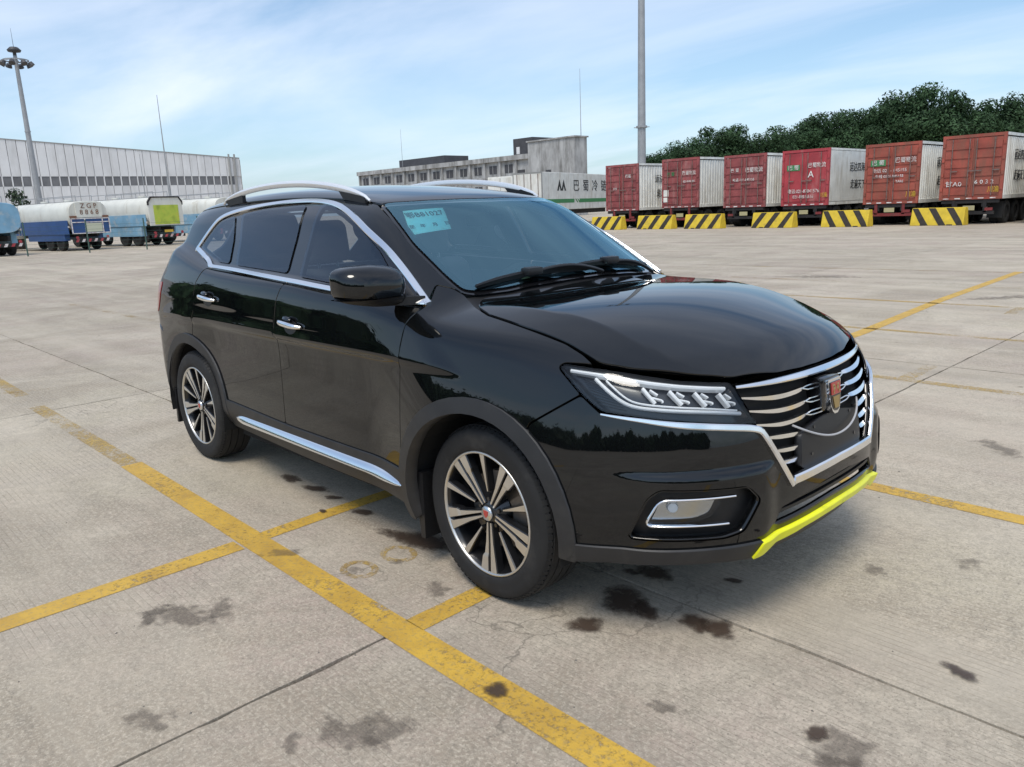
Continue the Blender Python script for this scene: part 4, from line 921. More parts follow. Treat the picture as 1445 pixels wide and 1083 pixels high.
m_line=wornpaint('yellow_road_paint',(.63,.39,.055),.25,.42); m_line2=wornpaint('faded_road_paint',(.55,.37,.09),.40,.62,.85); m_ghost=wornpaint('ghost_road_paint',(.50,.36,.12),.50,.68,.7)
def line(pts,w,mt=None,z=.0022):
    pts=[Vector((*p,0)) for p in pts]; V=[];F_=[]
    for i,p in enumerate(pts):
        d=(pts[min(i+1,len(pts)-1)]-pts[max(i-1,0)]).normalized(); n=Vector((-d.y,d.x,0))*w/2; V+=[(p+n)+Vector((0,0,z)),(p-n)+Vector((0,0,z))]
    F_=[(2*i,2*i+1,2*i+3,2*i+2) for i in range(len(pts)-1)]
    me=mesh('bay_line',V,F_); bm=bmesh.new(); bm.from_mesh(me); bmesh.ops.recalc_face_normals(bm,faces=bm.faces[:]); 
    if bm.faces[:][0].normal.z<0: bmesh.ops.reverse_faces(bm,faces=bm.faces[:])
    bm.to_mesh(me); bm.free(); return link('bay_line',me,mt or m_line,ground)
line([(-2.95,-1.255),(-.06,-1.275),(4,-1.28)],.125); line([(-5.3,-1.25),(-2.95,-1.255)],.115,m_line2); line([(-8.5,-1.23),(-5.9,-1.23)],.115,m_line2)
line([(-1.232,-1.34),(-1.225,-2.4),(-1.22,-7)],.12); line([(-1.245,-1.205),(-1.26,-.85)],.10); line([(-1.26,-.85),(-1.265,-.25)],.10); line([(-1.265,-.25),(-1.27,1.2)],.10,m_line2)
line([(-.045,-1.215),(-.055,-.3)],.105); line([(.0,-.3),(.0,1.2)],.09,m_line2)
line([(-3.0,1.25),(.4,1.24),(5,1.20)],.11); 
line([(-3.2,3.80),(5,3.78)],.11,m_line2); line([(-4,6.13),(5,6.18)],.11,m_line2); line([(-6,8.62),(5,8.66)],.11,m_line2); line([(-6,10.9),(6,10.95)],.11,m_ghost); line([(-8,13.2),(6,13.7)],.11,m_ghost)
line([(-1.26,2.0),(-1.37,5.83),(-1.60,8.9),(-1.80,13.6)],.14); line([(-.18,3.86),(-.20,4.46)],.12,m_line2); line([(-.52,8.0),(-.55,8.6)],.12,m_line2)
line([(-14.6,1.44),(-9.5,1.5)],.11,m_ghost)
line([(-6.4,-1.9),(-5.9,-.6)],.10,m_ghost)
for rx,ry in ((-.59,-1.10),(-.59,-.895)):
    V=[];F_=[]
    for k in range(40):
        a=2*math.pi*k/40; V+=[(rx+.095*math.cos(a),ry+.075*math.sin(a),.0026),(rx+.062*math.cos(a),ry+.047*math.sin(a),.0026)]
    F_=[(2*k,2*((k+1)%40),2*((k+1)%40)+1,2*k+1) for k in range(40)]; me=mesh('painted_ring',V,F_); bm=bmesh.new(); bm.from_mesh(me)
    bm.normal_update()
    if bm.faces[:][0].normal.z<0: bmesh.ops.reverse_faces(bm,faces=bm.faces[:])
    bm.to_mesh(me); bm.free(); link('painted_ring',me,m_line2,ground)
# ------------------------------------------------------------ oil and water stains
def stainmat(name,col,rough,lo,hi,al,nsc=26,amp=2.0):
    m=bpy.data.materials.new(name); m.use_nodes=True; t=m.node_tree; b=t.nodes['Principled BSDF']; g=t.nodes.new('ShaderNodeNewGeometry')
    n=t.nodes.new('ShaderNodeTexNoise'); n.inputs['Scale'].default_value=nsc; n.inputs['Detail'].default_value=9; n.inputs['Roughness'].default_value=.7; t.links.new(g.outputs['Position'],n.inputs['Vector'])
    at=t.nodes.new('ShaderNodeAttribute'); at.attribute_name='fade'
    ad=t.nodes.new('ShaderNodeMath'); ad.operation='ADD'; sc=t.nodes.new('ShaderNodeMath'); sc.operation='MULTIPLY_ADD'; t.links.new(n.outputs[0],sc.inputs[0]); sc.inputs[1].default_value=amp; sc.inputs[2].default_value=-amp/2
    t.links.new(at.outputs['Fac'],ad.inputs[0]); t.links.new(sc.outputs[0],ad.inputs[1])
    r=t.nodes.new('ShaderNodeMapRange'); t.links.new(ad.outputs[0],r.inputs[0])
    for i,x in enumerate((lo,hi,0,al)): r.inputs[i+1].default_value=x
    t.links.new(r.outputs[0],b.inputs['Alpha']); b.inputs['Base Color'].default_value=(*col,1); b.inputs['Roughness'].default_value=rough; return m
m_oil=stainmat('wet_oil',(.075,.050,.035),.5,.02,.85,.86); m_damp=stainmat('dry_stain',(.12,.098,.078),.8,.30,.95,.38,11,5.0)
def stain(x,y,rx,ry,mt=None,seed=0,rot=0,z=.007,lob=.30):
    r=random.Random(seed*13+5); n=40; ph=[r.uniform(0,6.28) for _ in range(6)]; am=[lob*r.uniform(.3,1)/(k+1.5) for k in range(6)]
    V=[(x,y,z)];ca,sa=math.cos(rot),math.sin(rot); rings=[(.35,.95),(.7,.75),(1.0,.42),(1.3,.0)]; fade=[1.0]
    for q0,fd_ in rings:
        for k in range(n):
            a=2*math.pi*k/n; q=q0*(1+sum(am[i]*math.sin((i+2)*a+ph[i]) for i in range(6))); X,Y=rx*q*math.cos(a),ry*q*math.sin(a); V.append((x+X*ca-Y*sa,y+X*sa+Y*ca,z)); fade.append(fd_)
    F_=[(0,1+k,1+(k+1)%n) for k in range(n)]+[(1+i*n+k,1+(i+1)*n+k,1+(i+1)*n+(k+1)%n,1+i*n+(k+1)%n) for i in range(3) for k in range(n)]
    me=mesh('oil_stain',V,F_); at=me.attributes.new('fade','FLOAT','POINT'); at.data.foreach_set('value',fade)
    return link('oil_stain',me,mt or m_oil,ground)
for k,(x,y,rx,ry,mt) in enumerate([(-1.90,-.72,.085,.035,0),(-1.63,-.71,.075,.035,0),(-1.43,-.72,.05,.022,0),(-1.13,-.73,.06,.03,0),(-.62,-.74,.17,.075,0),(.42,-.795,.055,.052,0),(.41,-.56,.10,.075,0),(.52,-.57,.06,.04,0),(.70,-.52,.05,.05,0),(.78,-.50,.055,.05,0),(.36,-.30,.075,.045,0),(.63,-.15,.03,.02,0),(.28,-.36,.03,.02,0),(.47,-1.28,.045,.028,0),(-.77,-1.79,.10,.06,1),(-.70,-1.66,.07,.035,1),(-.86,-1.86,.06,.03,1),(1.47,-.22,.05,.025,0),(1.35,-.82,.06,.06,1),(1.38,-.90,.05,.035,1),(1.28,-.80,.03,.03,0),(-.6,-1.12,.03,.02,1),(-1.30,-.86,.03,.012,0),(-1.0,-1.25,.05,.03,1),(.30,-1.72,.08,.05,1),(.38,-1.62,.05,.05,1),(.22,-1.85,.03,.02,1),(-1.5,-2.5,.05,.03,1),(-.2,-2.1,.06,.03,1),(.9,-1.0,.04,.02,1),(1.0,.3,.04,.03,1),(1.25,.6,.05,.03,1),(-.2,-1.0,.05,.03,1),(-.52,-.95,.025,.02,1),(1.6,1.9,.12,.05,1),(.9,2.3,.10,.06,1),(-8,1.6,.5,.2,1),(2.0,4.9,.3,.15,1),(-1.0,9.6,.35,.12,1),(-4.5,11.5,.5,.2,1)]):
    if mt: stain(x,y,rx*1.35,ry*1.4,m_damp,k,rot=.8*math.sin(k*5),z=.0030+.00005*k,lob=.45)
    else: stain(x,y,rx,ry,m_oil,k,rot=.4*math.sin(k*7),z=.0052+.00006*k)
# grit and leaf litter on the slabs near the car
gp=MB(); gr_=random.Random(11)
for k in range(420):
    d=gr_.random()**.7*7; a=gr_.uniform(0,6.28); x,y=.5+d*math.cos(a),-1.0+d*math.sin(a)
    r=gr_.uniform(.002,.006); gp.add([(x+r*gr_.uniform(.6,1.4)*math.cos(b),y+r*gr_.uniform(.6,1.4)*math.sin(b),0) for b in (0,1.6,3.1,4.7)]+[(x,y,r*.9)],[(0,1,4),(1,2,4),(2,3,4),(3,0,4)])
tag(gp.build('loose_grit',mat('grit',(.17,.155,.13),.9)),'fine loose grit scattered over the concrete around the car','grit',kind='stuff')
# ------------------------------------------------------------ materials of the background
m_cred=mat('container_red',(.26,.060,.060),.62,var=.30,vscale=2.2,dirt=(.36,.17,.155),dstretch=(1,1,.22),dscale=3.0,dlo=.50,dhi=.72,rand=.10)
m_cred2=mat('container_red_orange',(.34,.075,.05),.62,var=.25,vscale=1.8,dirt=(.22,.085,.055),dstretch=(1,1,.22),dscale=2.4,dlo=.44,dhi=.66,rand=.08)
m_cred3=mat('container_red_bright',(.38,.045,.055),.55,var=.2,vscale=1.5,dirt=(.42,.16,.15),dstretch=(1,1,.22),dscale=3.0,dlo=.52,dhi=.75)
m_cwhite=mat('container_white',(.74,.73,.68),.55,var=.10,vscale=2,dirt=(.44,.39,.31),dstretch=(1,1,.22),dscale=2.5,dlo=.50,dhi=.80,rand=.06)
m_rod=mat('locking_rod',(.22,.15,.13),.5,.4,var=.3,vscale=5)
m_chas=mat('chassis_dark',(.022,.020,.020),.8,var=.4,vscale=3)
m_chred=mat('chassis_red',(.22,.03,.03),.6,var=.3,vscale=3,dirt=(.08,.05,.04),dscale=3)
m_rub=mat('truck_tyre',(.014,.014,.014),.9)
m_twhite=mat('white_lettering',(.78,.77,.74),.6,dirt=(.42,.17,.15),dscale=5,dlo=.44,dhi=.72); m_tgreen=mat('green_plate',(.05,.22,.08),.6); m_tyel=mat('yellow_lettering',(.62,.40,.04),.6); m_tblk=mat('black_lettering',(.03,.03,.03),.8)
m_barr=mat('barrier_yellow',(.66,.47,.035),.7,var=.12,vscale=4,dirt=(.30,.22,.07),dscale=3,dlo=.55,dhi=.85); m_bstr=mat('barrier_black',(.035,.028,.022),.75,var=.3,vscale=6)
m_wall=mat('warehouse_sheet',(.70,.69,.68),.5,.0,var=.07,vscale=.5,rand=.05,dirt=(.50,.49,.47),dstretch=(1,1,.22),dscale=.6,dlo=.5,dhi=.8); m_wband=mat('louvre_grey',(.16,.16,.165),.6,var=.2,vscale=1); m_wpost=mat('downpipe_grey',(.30,.30,.29),.6)
m_oldc=mat('weathered_concrete',(.40,.395,.385),.9,var=.22,vscale=.5,dirt=(.12,.115,.105),dstretch=(1,1,.22),dscale=.9,dlo=.44,dhi=.72); m_oldd=mat('dark_roof_box',(.060,.060,.066),.8,var=.2,vscale=1)
m_steel=mat('galvanised_mast',(.34,.345,.35),.55,.4,var=.1,vscale=2); m_lampd=mat('lamp_dark',(.05,.05,.055),.5)
m_bark=mat('bark',(.05,.038,.028),.95); m_leafw=None
m_tkw=mat('tank_white',(.66,.65,.58),.45,var=.08,vscale=1.5,dirt=(.36,.30,.20),dstretch=(1,1,.22),dscale=2,dlo=.55,dhi=.85); m_tkb=mat('truck_blue',(.022,.075,.22),.45,var=.15,vscale=2); m_tkl=mat('truck_light_blue',(.20,.38,.52),.5,var=.15,vscale=1.5,dirt=(.5,.5,.46),dscale=2,dlo=.5,dhi=.8); m_tkg=mat('yellow_green_panel',(.42,.52,.06),.6,var=.3,vscale=2.5,dirt=(.45,.30,.05),dscale=2.5,dlo=.52,dhi=.8); m_rust=mat('rusty_brown',(.20,.10,.06),.8,var=.3,vscale=4)
m_fence=mat('fence_green',(.05,.10,.08),.6)
# ------------------------------------------------------------ container trailers
CL=11.8
def corr_mesh():
    V=[];F_=[];n=0; p=.30; ys=[];
    k=0; y=.08
    while y<CL-.1:
        ys+=[(y,0),(y+.09,0),(y+.13,-.045),(y+.22,-.045)]; y+=.26
    ys.append((CL-.08,0))
    for yy,d in ys: V+=[(d,yy,.16),(d,yy,2.55)]
    for i in range(len(ys)-1): F_.append((2*i,2*i+2,2*i+3,2*i+1))
    return mesh('side_panel',V,F_)
ME_CORR=corr_mesh()
def door_mesh(ribs):
    b=MB(); b.box(.015,1.165,0,.05,.0,2.44)
    n=ribs
    for k in range(n):
        z0=.08+k*2.30/n; z1=z0+2.30/n-.085
        b.prism([(.08,z0),(1.09,z0),(1.09,z1),(.08,z1)],'y',-.028,.002) if ribs<9 else None
    return b
def wheel_mb(r=.5,w=.28):
    b=MB().lathe([(.0,-w/2+.05),(.28,-w/2+.05),(.30,-w/2),(r*.93,-w/2),(r,-w/2+.04),(r,w/2-.04),(r*.93,w/2),(.30,w/2),(.28,w/2-.05),(0,w/2-.05)],'x',22); return b
ME_TW=wheel_mb().build('x',m_rub); me_tw=ME_TW.data; bpy.data.objects.remove(ME_TW)
def trailer(x0,y0,z0,red,side,chass,label,texts,ribs=6,rz=0,flat=False,rods=True,length=CL):
    r=empty('container_trailer',(x0,y0,0),rz,label,'trailer','container trailers parked in a row')
    W_=2.46; H_=2.72
    # container frame: corner posts, rails, roof
    fr=MB(); 
    for x in (0,W_-.12):
        fr.box(x,x+.12,0,.12,z0,z0+H_); fr.box(x,x+.12,length-.12,length,z0,z0+H_)
    fr.box(.12,W_-.12,0,.10,z0+H_-.14,z0+H_).box(.12,W_-.12,0,.10,z0,z0+.13).build('door_frame',red,r) if False else None
    MB().box(.12,W_-.12,.0,.10,z0+H_-.13,z0+H_).box(.12,W_-.12,0,.10,z0,z0+.12).box(0,.12,0,.12,z0,z0+H_).box(W_-.12,W_,0,.12,z0,z0+H_).build('door_frame',red,r)
    MB().box(0,.06,.12,length,z0,z0+.16).box(W_-.06,W_,.12,length,z0,z0+.16).box(0,.06,.12,length,z0+H_-.12,z0+H_).box(W_-.06,W_,.12,length,z0+H_-.12,z0+H_).build('side_rail',side,r)
    MB().box(.02,W_-.02,.02,length-.02,z0+H_-.05,z0+H_-.01).build('roof_panel',side,r); MB().box(.02,W_-.02,.10,length-.02,z0+.02,z0+.12).build('floor_panel',m_chas,r); MB().box(0,W_,length-.1,length,z0,z0+H_).build('front_wall',side,r)
    for s in (0,1):
        if flat: o=MB().box(0 if s==0 else W_-.05,.05 if s==0 else W_,.12,length-.1,z0+.14,z0+H_-.1).build('side_panel',side,r)
        else:
            o=link('side_panel',ME_CORR,None,r); o.location=(W_-.012 if s else .012,0,z0); 
            if not s: o.scale=(-1,1,1)
            if len(ME_CORR.materials)==0: ME_CORR.materials.append(side)
            o.material_slots[0].link='OBJECT'; o.material_slots[0].material=side
    for s in (0,1):
        d=door_mesh(ribs).build('door',red,r); d.location=(.07+s*1.16,.02,z0+.13)
        if rods:
            for xx in ((.35,1.02) if s==0 else (.14,.82)):
                o=MB().tube((xx,-.055,.02),(xx,-.055,2.42),.022,.022,8).build('locking_rod',m_rod,d)
                MB().box(xx-.02,xx+.25,-.09,-.06,1.05,1.10).build('lock_handle',m_rod,d)
        for k in range(4): MB().box(-.05 if s==0 else 1.13,.05 if s==0 else 1.23,-.05,-.0,.25+k*.62,.40+k*.62).build('hinge',red,d)
    # reflective strip under the doors
    for k in range(5): MB().box(.18+k*.46,.40+k*.46,-.012,.0,z0+.03,z0+.075).build('reflective_strip',m_twhite,r)
    # chassis
    MB().box(.55,.75,.05,length-.3,z0-.32,z0).box(W_-.75,W_-.55,.05,length-.3,z0-.32,z0).box(.1,W_-.1,.04,.2,z0-.16,z0-.005).build('chassis',m_chas,r)
    rb=MB().box(.25,W_-.25,.02,.10,.42,.56).box(.55,.68,.02,.12,.5,z0-.02).box(W_-.68,W_-.55,.02,.12,.5,z0-.02).build('rear_bumper',chass,r)
    MB().box(1.0,1.46,-.004,.018,.60,.80).build('number_plate',mat('plate_dull',(.45,.40,.22),.6) if 'plate_dull' not in MATS else MATS['plate_dull'],r)
    for xx in (.30,W_-.60): MB().box(xx,xx+.30,-.004,.018,.58,.70).build('rear_lamp',m_chred,r)
    for xx in (.06,W_-.66): MB().box(xx,xx+.60,.55,.58,.25,.95).build('mud_flap',m_rub,r)
    for k in range(3):
        for xx in (.20,.50,W_-.50,W_-.20):
            w=link('wheel',me_tw,None,r); w.location=(xx,1.2+k*1.32,.5)
    for xx in (.6,W_-.7): MB().box(xx,xx+.1,length*.72,length*.72+.1,0,z0).build('landing_leg',m_chas,r)
    for kind,body,a,z,size,mt,sx in texts:
        if kind=='door':   M=Matrix.Translation((a,-.034,z))@Matrix.Rotation(math.pi/2,4,'X'); text(body,size,mt,r,M,depth=.006,sx=sx)
        elif kind=='plate': MB().box(a-size,a+size,-.028,-.012,z-sx,z+sx).build('name_plate',mt,r)
        else:              M=Matrix.Translation((W_+.008,a,z))@Matrix.Rotation(math.pi/2,4,'Z')@Matrix.Rotation(math.pi/2,4,'X'); text(body,size,mt,r,M,depth=.006,sx=sx)
    return r
def std(z0,left='巴 蜀',right='巴蜀物流'):
    return [('plate',None,.62,z0+1.86,.34,m_tgreen,.14),('door',left,.62,z0+1.86,.25,m_twhite,1),('door',right,1.84,z0+1.93,.26,m_twhite,.9)]
Y0=35.7
def side_words(z0,a='运达四海',b='走遍天下',y=2.2): return [('side',a,y,z0+1.80,.50,m_tblk,.9),('side',b,y+.15,z0+.95,.50,m_tblk,.9)]
TR=[]
TR.append(trailer(-29.60,Y0,1.05,m_cred,m_cwhite,m_chred,'dull dark red container trailer beside the white refrigerated trailer, faded white door marks',[('door','巴蜀',1.75,3.05,.22,m_twhite,1),('door','021',.75,2.35,.2,m_twhite,1)]+side_words(1.05,y=2.6)))
TR.append(trailer(-25.42,Y0,1.12,m_cred,m_cwhite,m_chred,'dull red container trailer with dark plate and pale patches on its left door',[('door','巴 蜀',.62,2.98,.24,m_tgreen,1),('door','巴蜀物流',1.84,3.0,.25,m_twhite,.9),('door','021-845155',1.84,2.55,.16,m_twhite,1),('plate',None,.30,1.95,.17,m_cwhite,.18),('plate',None,.28,1.58,.16,m_cwhite,.13)]+side_words(1.12,y=4.2)))
TR.append(trailer(-21.38,Y0,1.03,m_cred,m_cwhite,m_chas,'dull red container trailer with boxed white words and no pale patches on its doors',[('door','巴 蜀',.68,2.95,.22,m_twhite,1),('door','巴蜀物流',1.80,2.93,.27,m_twhite,.95),('door','电话 021-845155',1.2,2.45,.18,m_twhite,1)]+side_words(1.03,y=3.4)))
TR.append(trailer(-18.02,Y0,1.02,m_cred3,m_cwhite,m_chas,'bright red flat-sided trailer with green name plate and two lines of white phone numbers',std(1.02)+[('door','A',1.55,2.52,.45,m_twhite,1),('door','电话:021-87041576',1.18,1.72,.24,m_twhite,.85),('door','021-84515516',1.18,1.45,.22,m_twhite,.85),('door','川渝',2.22,1.50,.26,m_tyel,.8)]+side_words(1.02,y=3.2),ribs=1,flat=True))
TR.append(trailer(-13.85,Y0,.98,m_cred2,m_cwhite,m_chred,'rusty orange-red container trailer with green name plate, white words and red bumper legs',std(.98)+[('door','电话 021 - 845155',1.15,2.48,.2,m_twhite,1),('door','专线 0571 845155',1.15,2.22,.17,m_twhite,1),('door','TARE',1.62,1.98,.15,m_twhite,1),('door','川渝',2.15,1.38,.28,m_tyel,.8)]+side_words(.98,y=3.0)))
TR.append(trailer(-10.50,Y0,1.06,m_cred2,m_cwhite,m_chas,'orange-red container trailer with widely spaced white registration letters low on its doors',[('door','甘A0',.55,1.72,.26,m_twhite,1.2),('door','6 0 3 2',1.75,1.78,.24,m_twhite,1.1),('door','川渝',2.12,1.45,.28,m_tyel,.8)]+side_words(1.06,y=2.2),rods=True))
TR.append(trailer(-7.20,Y0+.3,1.02,m_cred3,m_cwhite,m_chas,'bright red trailer beyond the container with spaced registration letters','' or []))
# refrigerated trailer, long side towards us, and a plain container beside it
ref=empty('refrigerated_trailer',(-41.9,39.6,0),math.radians(17),'white refrigerated trailer with green stripe and black company characters on its side','trailer')
MB().rbox(0,2.5,0,13.2,1.2,4.02,.04).build('box_body',m_cwhite,ref)
for s in (0,1):
    MB().box(.08+s*1.18,1.24+s*1.18,-.04,.0,1.3,3.92).build('door',m_cwhite,ref)
    for xx in (.3,.9): MB().tube((.08+s*1.18+xx,-.07,1.35),(.08+s*1.18+xx,-.07,3.9),.025,.025,8).build('locking_rod',m_rod,ref)
MB().box(0,2.5,-.05,.02,3.92,4.03).box(0,.08,-.05,.02,1.2,3.92).box(2.42,2.5,-.05,.02,1.2,3.92).box(.08,2.42,-.05,.02,1.2,1.3).build('door_frame',mat('frame_grey',(.25,.25,.24),.6),ref)
MB().box(2.5,2.512,.3,5.6,1.72,2.02).build('green_stripe',m_tgreen,ref); MB().box(2.5,2.512,6.6,13,1.72,2.02).build('green_stripe',m_tgreen,ref)
for k in range(2): MB().add([(2.512,5.75+k*.4,2.02),(2.512,5.95+k*.4,2.02),(2.512,6.35+k*.4,1.72),(2.512,6.15+k*.4,1.72),(2.5,5.75+k*.4,2.02),(2.5,5.95+k*.4,2.02),(2.5,6.35+k*.4,1.72),(2.5,6.15+k*.4,1.72)],[(0,1,2,3),(0,4,5,1),(2,6,7,3)]).build('green_slash',m_tgreen,ref)
MS=lambda y,z:Matrix.Translation((2.512,y,z))@Matrix.Rotation(math.pi/2,4,'Z')@Matrix.Rotation(math.pi/2,4,'X')
text('巴',1.0,m_tblk,ref,MS(6.0,3.0),depth=.01,sx=1.25); text('蜀',1.0,m_tblk,ref,MS(7.9,3.0),depth=.01,sx=1.25); text('冷',1.0,m_tblk,ref,MS(9.8,3.0),depth=.01,sx=1.25); text('链',1.0,m_tblk,ref,MS(11.7,3.0),depth=.01,sx=1.25)
for k in (0,1):
    y=2.9+k*.75; MB().add([(2.512,y-.42,2.65),(2.512,y,3.5),(2.512,y+.42,2.65),(2.512,y+.16,2.65),(2.512,y,3.0),(2.512,y-.16,2.65)]+[(2.5,y-.42,2.65),(2.5,y,3.5),(2.5,y+.42,2.65),(2.5,y+.16,2.65),(2.5,y,3.0),(2.5,y-.16,2.65)],[(0,1,4,5),(1,2,3,4),(0,6,7,1),(1,7,8,2)]).build('peak_logo',m_tblk,ref)
MB().box(.4,2.1,.2,13,.85,1.2).build('chassis',m_chas,ref); MB().box(.2,2.3,.05,.15,.45,.6).build('rear_bumper',m_chred,ref)
for k in range(3):
    for xx in (.25,2.25): w=link('wheel',me_tw,None,ref); w.location=(xx,1.4+k*1.35,.5)
wc=empty('container_trailer',(-47.2,41.8,0),math.radians(17),'plain white container trailer parked behind the refrigerated trailer','trailer','container trailers parked in a row')
for s in (0,1):
    o=link('side_panel',ME_CORR,None,wc); o.location=(2.45 if s else .0,0,1.3); o.scale=(1 if s else -1,1,1); o.material_slots[0].link='OBJECT'; o.material_slots[0].material=m_cwhite
MB().box(.02,2.42,.0,CL,1.3,1.45).box(.02,2.42,0,CL,3.9,4.02).box(.02,2.42,CL-.05,CL,1.45,3.9).build('box_frame',m_cwhite,wc)
for s in (0,1): MB().box(.02+1.21*s,1.19+1.21*s,-.03,.02,1.4,3.92).build('door',m_cwhite,wc)
MB().box(.4,2.1,.2,11,.85,1.3).build('chassis',m_chas,wc)
for k in range(3):
    for xx in (.25,2.25): w=link('wheel',me_tw,None,wc); w.location=(xx,1.4+k*1.35,.5)
# ------------------------------------------------------------ striped barriers
def barrier(x,y,w,lean,label,h=.76):
    r=empty('barrier_block',(x,y,0),math.radians(-3),label,'barrier','striped barrier blocks in front of the trailers')
    prof=[(-.30,0),(.30,0),(.27,.20),(.14,h),(-.14,h),(-.27,.20)]
    bm=MB().prism(prof,'x',-w/2,w/2); bl=bm.build('block',m_barr,r); md=bl.modifiers.new('b','BEVEL'); md.width=.02; md.segments=2
    def yz(z,o): 
        yy=np.interp(z,[0,.20,h],[-.30,-.27,-.14]); return (yy-o,z)
    nS=3; 
    for k in range(nS):
        xc=-w/2+(k+.5)*w/nS; d=lean*.28; sw_=w/nS*.40
        zs=[.01,.20,h-.012]; V=[]
        for o in (.006,-.004):
            for z in zs:
                t=z/h-.5
                for e in (-.5,.5): V.append((max(-w/2+.01,min(w/2-.01,xc+d*t*1.9+e*sw_)),*yz(z,o)))
        F_=[(0,1,3,2),(2,3,5,4),(0,2,8,6),(2,4,10,8),(1,7,9,3),(3,9,11,5)]; MB().add(V,F_).build('stripe',m_bstr,r)
    for s in (-.5,.5): MB().box(s*w*.5-.12,s*w*.5+.12,-.303,.303,0,.05).build('forklift_slot',m_bstr,r)
    return r
barrier(-27.95,33.9,2.35,1,'yellow and black barrier block before the trailer beside the white refrigerated trailer')
barrier(-24.70,34.2,2.45,1,'yellow and black barrier block in front of the trailer with pale door patches')
barrier(-21.50,34.1,2.3,1,'yellow barrier block with worn pale stripes between two dull red container trailers')
barrier(-17.60,34.3,2.25,1,'yellow and black barrier block standing before the bright red flat-sided trailer')
barrier(-14.05,34.5,2.25,-1,'yellow and black barrier block standing before the rusty trailer with red bumper legs')
barrier(-10.20,35.0,2.2,-1,'yellow and black barrier block standing before the trailer with widely spaced letters')
# ------------------------------------------------------------ warehouse
wh=empty('warehouse',(-106,0,0),0,'long pale grey sheet metal warehouse with a dark louvre band','building')
MB().box(-40,-.15,-60,48.2,0,9.6).build('core',m_wall,wh)
wy0,wy1=-12,48.2
def wtop(y): return 9.75+(48-y)*.062
n=int((wy1-wy0)/1.0); sw_=(wy1-wy0)/n
for k in range(n):
    y0,y1=wy0+k*sw_,wy0+(k+1)*sw_; 
    MB().add([(0,y0+.03,0),(0,y1-.03,0),(0,y1-.03,6.2),(0,y0+.03,6.2),(-.15,y0+.03,0),(-.15,y1-.03,0),(-.15,y1-.03,6.2),(-.15,y0+.03,6.2)],[(0,1,2,3),(0,3,7,4),(1,5,6,2),(3,2,6,7)]).build('wall_panel',m_wall,wh)
    zt0,zt1=wtop(y0),wtop(y1)
    MB().add([(0,y0+.03,7.35),(0,y1-.03,7.35),(0,y1-.03,zt1),(0,y0+.03,zt0),(-.15,y0+.03,7.35),(-.15,y1-.03,7.35),(-.15,y1-.03,zt1),(-.15,y0+.03,zt0)],[(0,1,2,3),(0,3,7,4),(1,5,6,2),(3,2,6,7),(0,4,5,1)]).build('wall_panel',m_wall,wh)
    if k<n-1: MB().box(-.12,-.05,y0+.10,y1-.02,6.22,7.33).build('louvre',m_wband,wh); MB().box(-.14,.02,y0-.04,y0+.09,6.2,7.35).build('louvre_post',m_wall,wh)
MB().add([(.05,wy0,wtop(wy0)),(.05,wy1,wtop(wy1)),(-40,wy1,wtop(wy1)),(-40,wy0,wtop(wy0)),(.05,wy0,wtop(wy0)+.12),(.05,wy1,wtop(wy1)+.12),(-40,wy1,wtop(wy1)+.12),(-40,wy0,wtop(wy0)+.12)],[(0,1,2,3),(4,7,6,5),(0,4,5,1),(1,5,6,2)]).build('roof_edge',m_wpost,wh)
for y in (46.6,47.4): MB().tube((.15,y,0),(.15,y,10.3),.13,.13,8).build('downpipe',m_wpost,wh)
MB().add([(0,48.25,0),(-40,48.25,0),(-40,48.25,9.6),(0,48.25,9.6)],[(0,1,2,3)]).build('end_wall',m_wall,wh)
# ------------------------------------------------------------ old concrete building
ob=empty('concrete_building',(0,88,0),0,'old stained concrete building with flat roof and stair tower','building')
MB().box(-137,-88,0,12,0,9.6).build('wall',m_oldc,ob); MB().box(-88,-78.2,-.6,2.2,0,11.4).build('stair_tower',m_oldc,ob)
for k in range(13): MB().box(-137+k*3.8,-136.6+k*3.8,-.35,0,0,9.6).build('pilaster',m_oldc,ob)
MB().box(-137.3,-88.1,-.55,0,9.0,9.75).build('parapet',m_oldc,ob); MB().box(-137.3,-88.1,-.45,0,6.3,6.6).build('string_course',m_oldc,ob)
for k in range(12): 
    for z in (7.1,3.9): w=MB().box(-135.8+k*3.8,-134.0+k*3.8,-.06,.1,z,z+1.3).build('window',m_oldd,ob); MB().box(-134.95+k*3.8,-134.85+k*3.8,-.10,-.06,z,z+1.3).build('mullion',m_oldc,w)
MB().box(-92.4,-88.0,.5,9,9.7,12.3).build('roof_box',m_oldd,ob); MB().box(-131.5,-117,6,12,9.7,11.7).build('roof_box',m_oldd,ob); MB().box(-91.6,-90.9,.40,.52,9.9,11.0).build('roof_opening',m_wall,ob)
MB().box(-84.2,-83.1,-.66,-.5,5.2,7.0).build('window',m_oldd,ob); MB().box(-91,-89.4,-.10,.1,5.0,7.4).build('window',m_oldd,ob)
MB().box(-88.2,-78.0,-.8,2.4,11.4,11.6).build('tower_coping',m_oldc,ob)
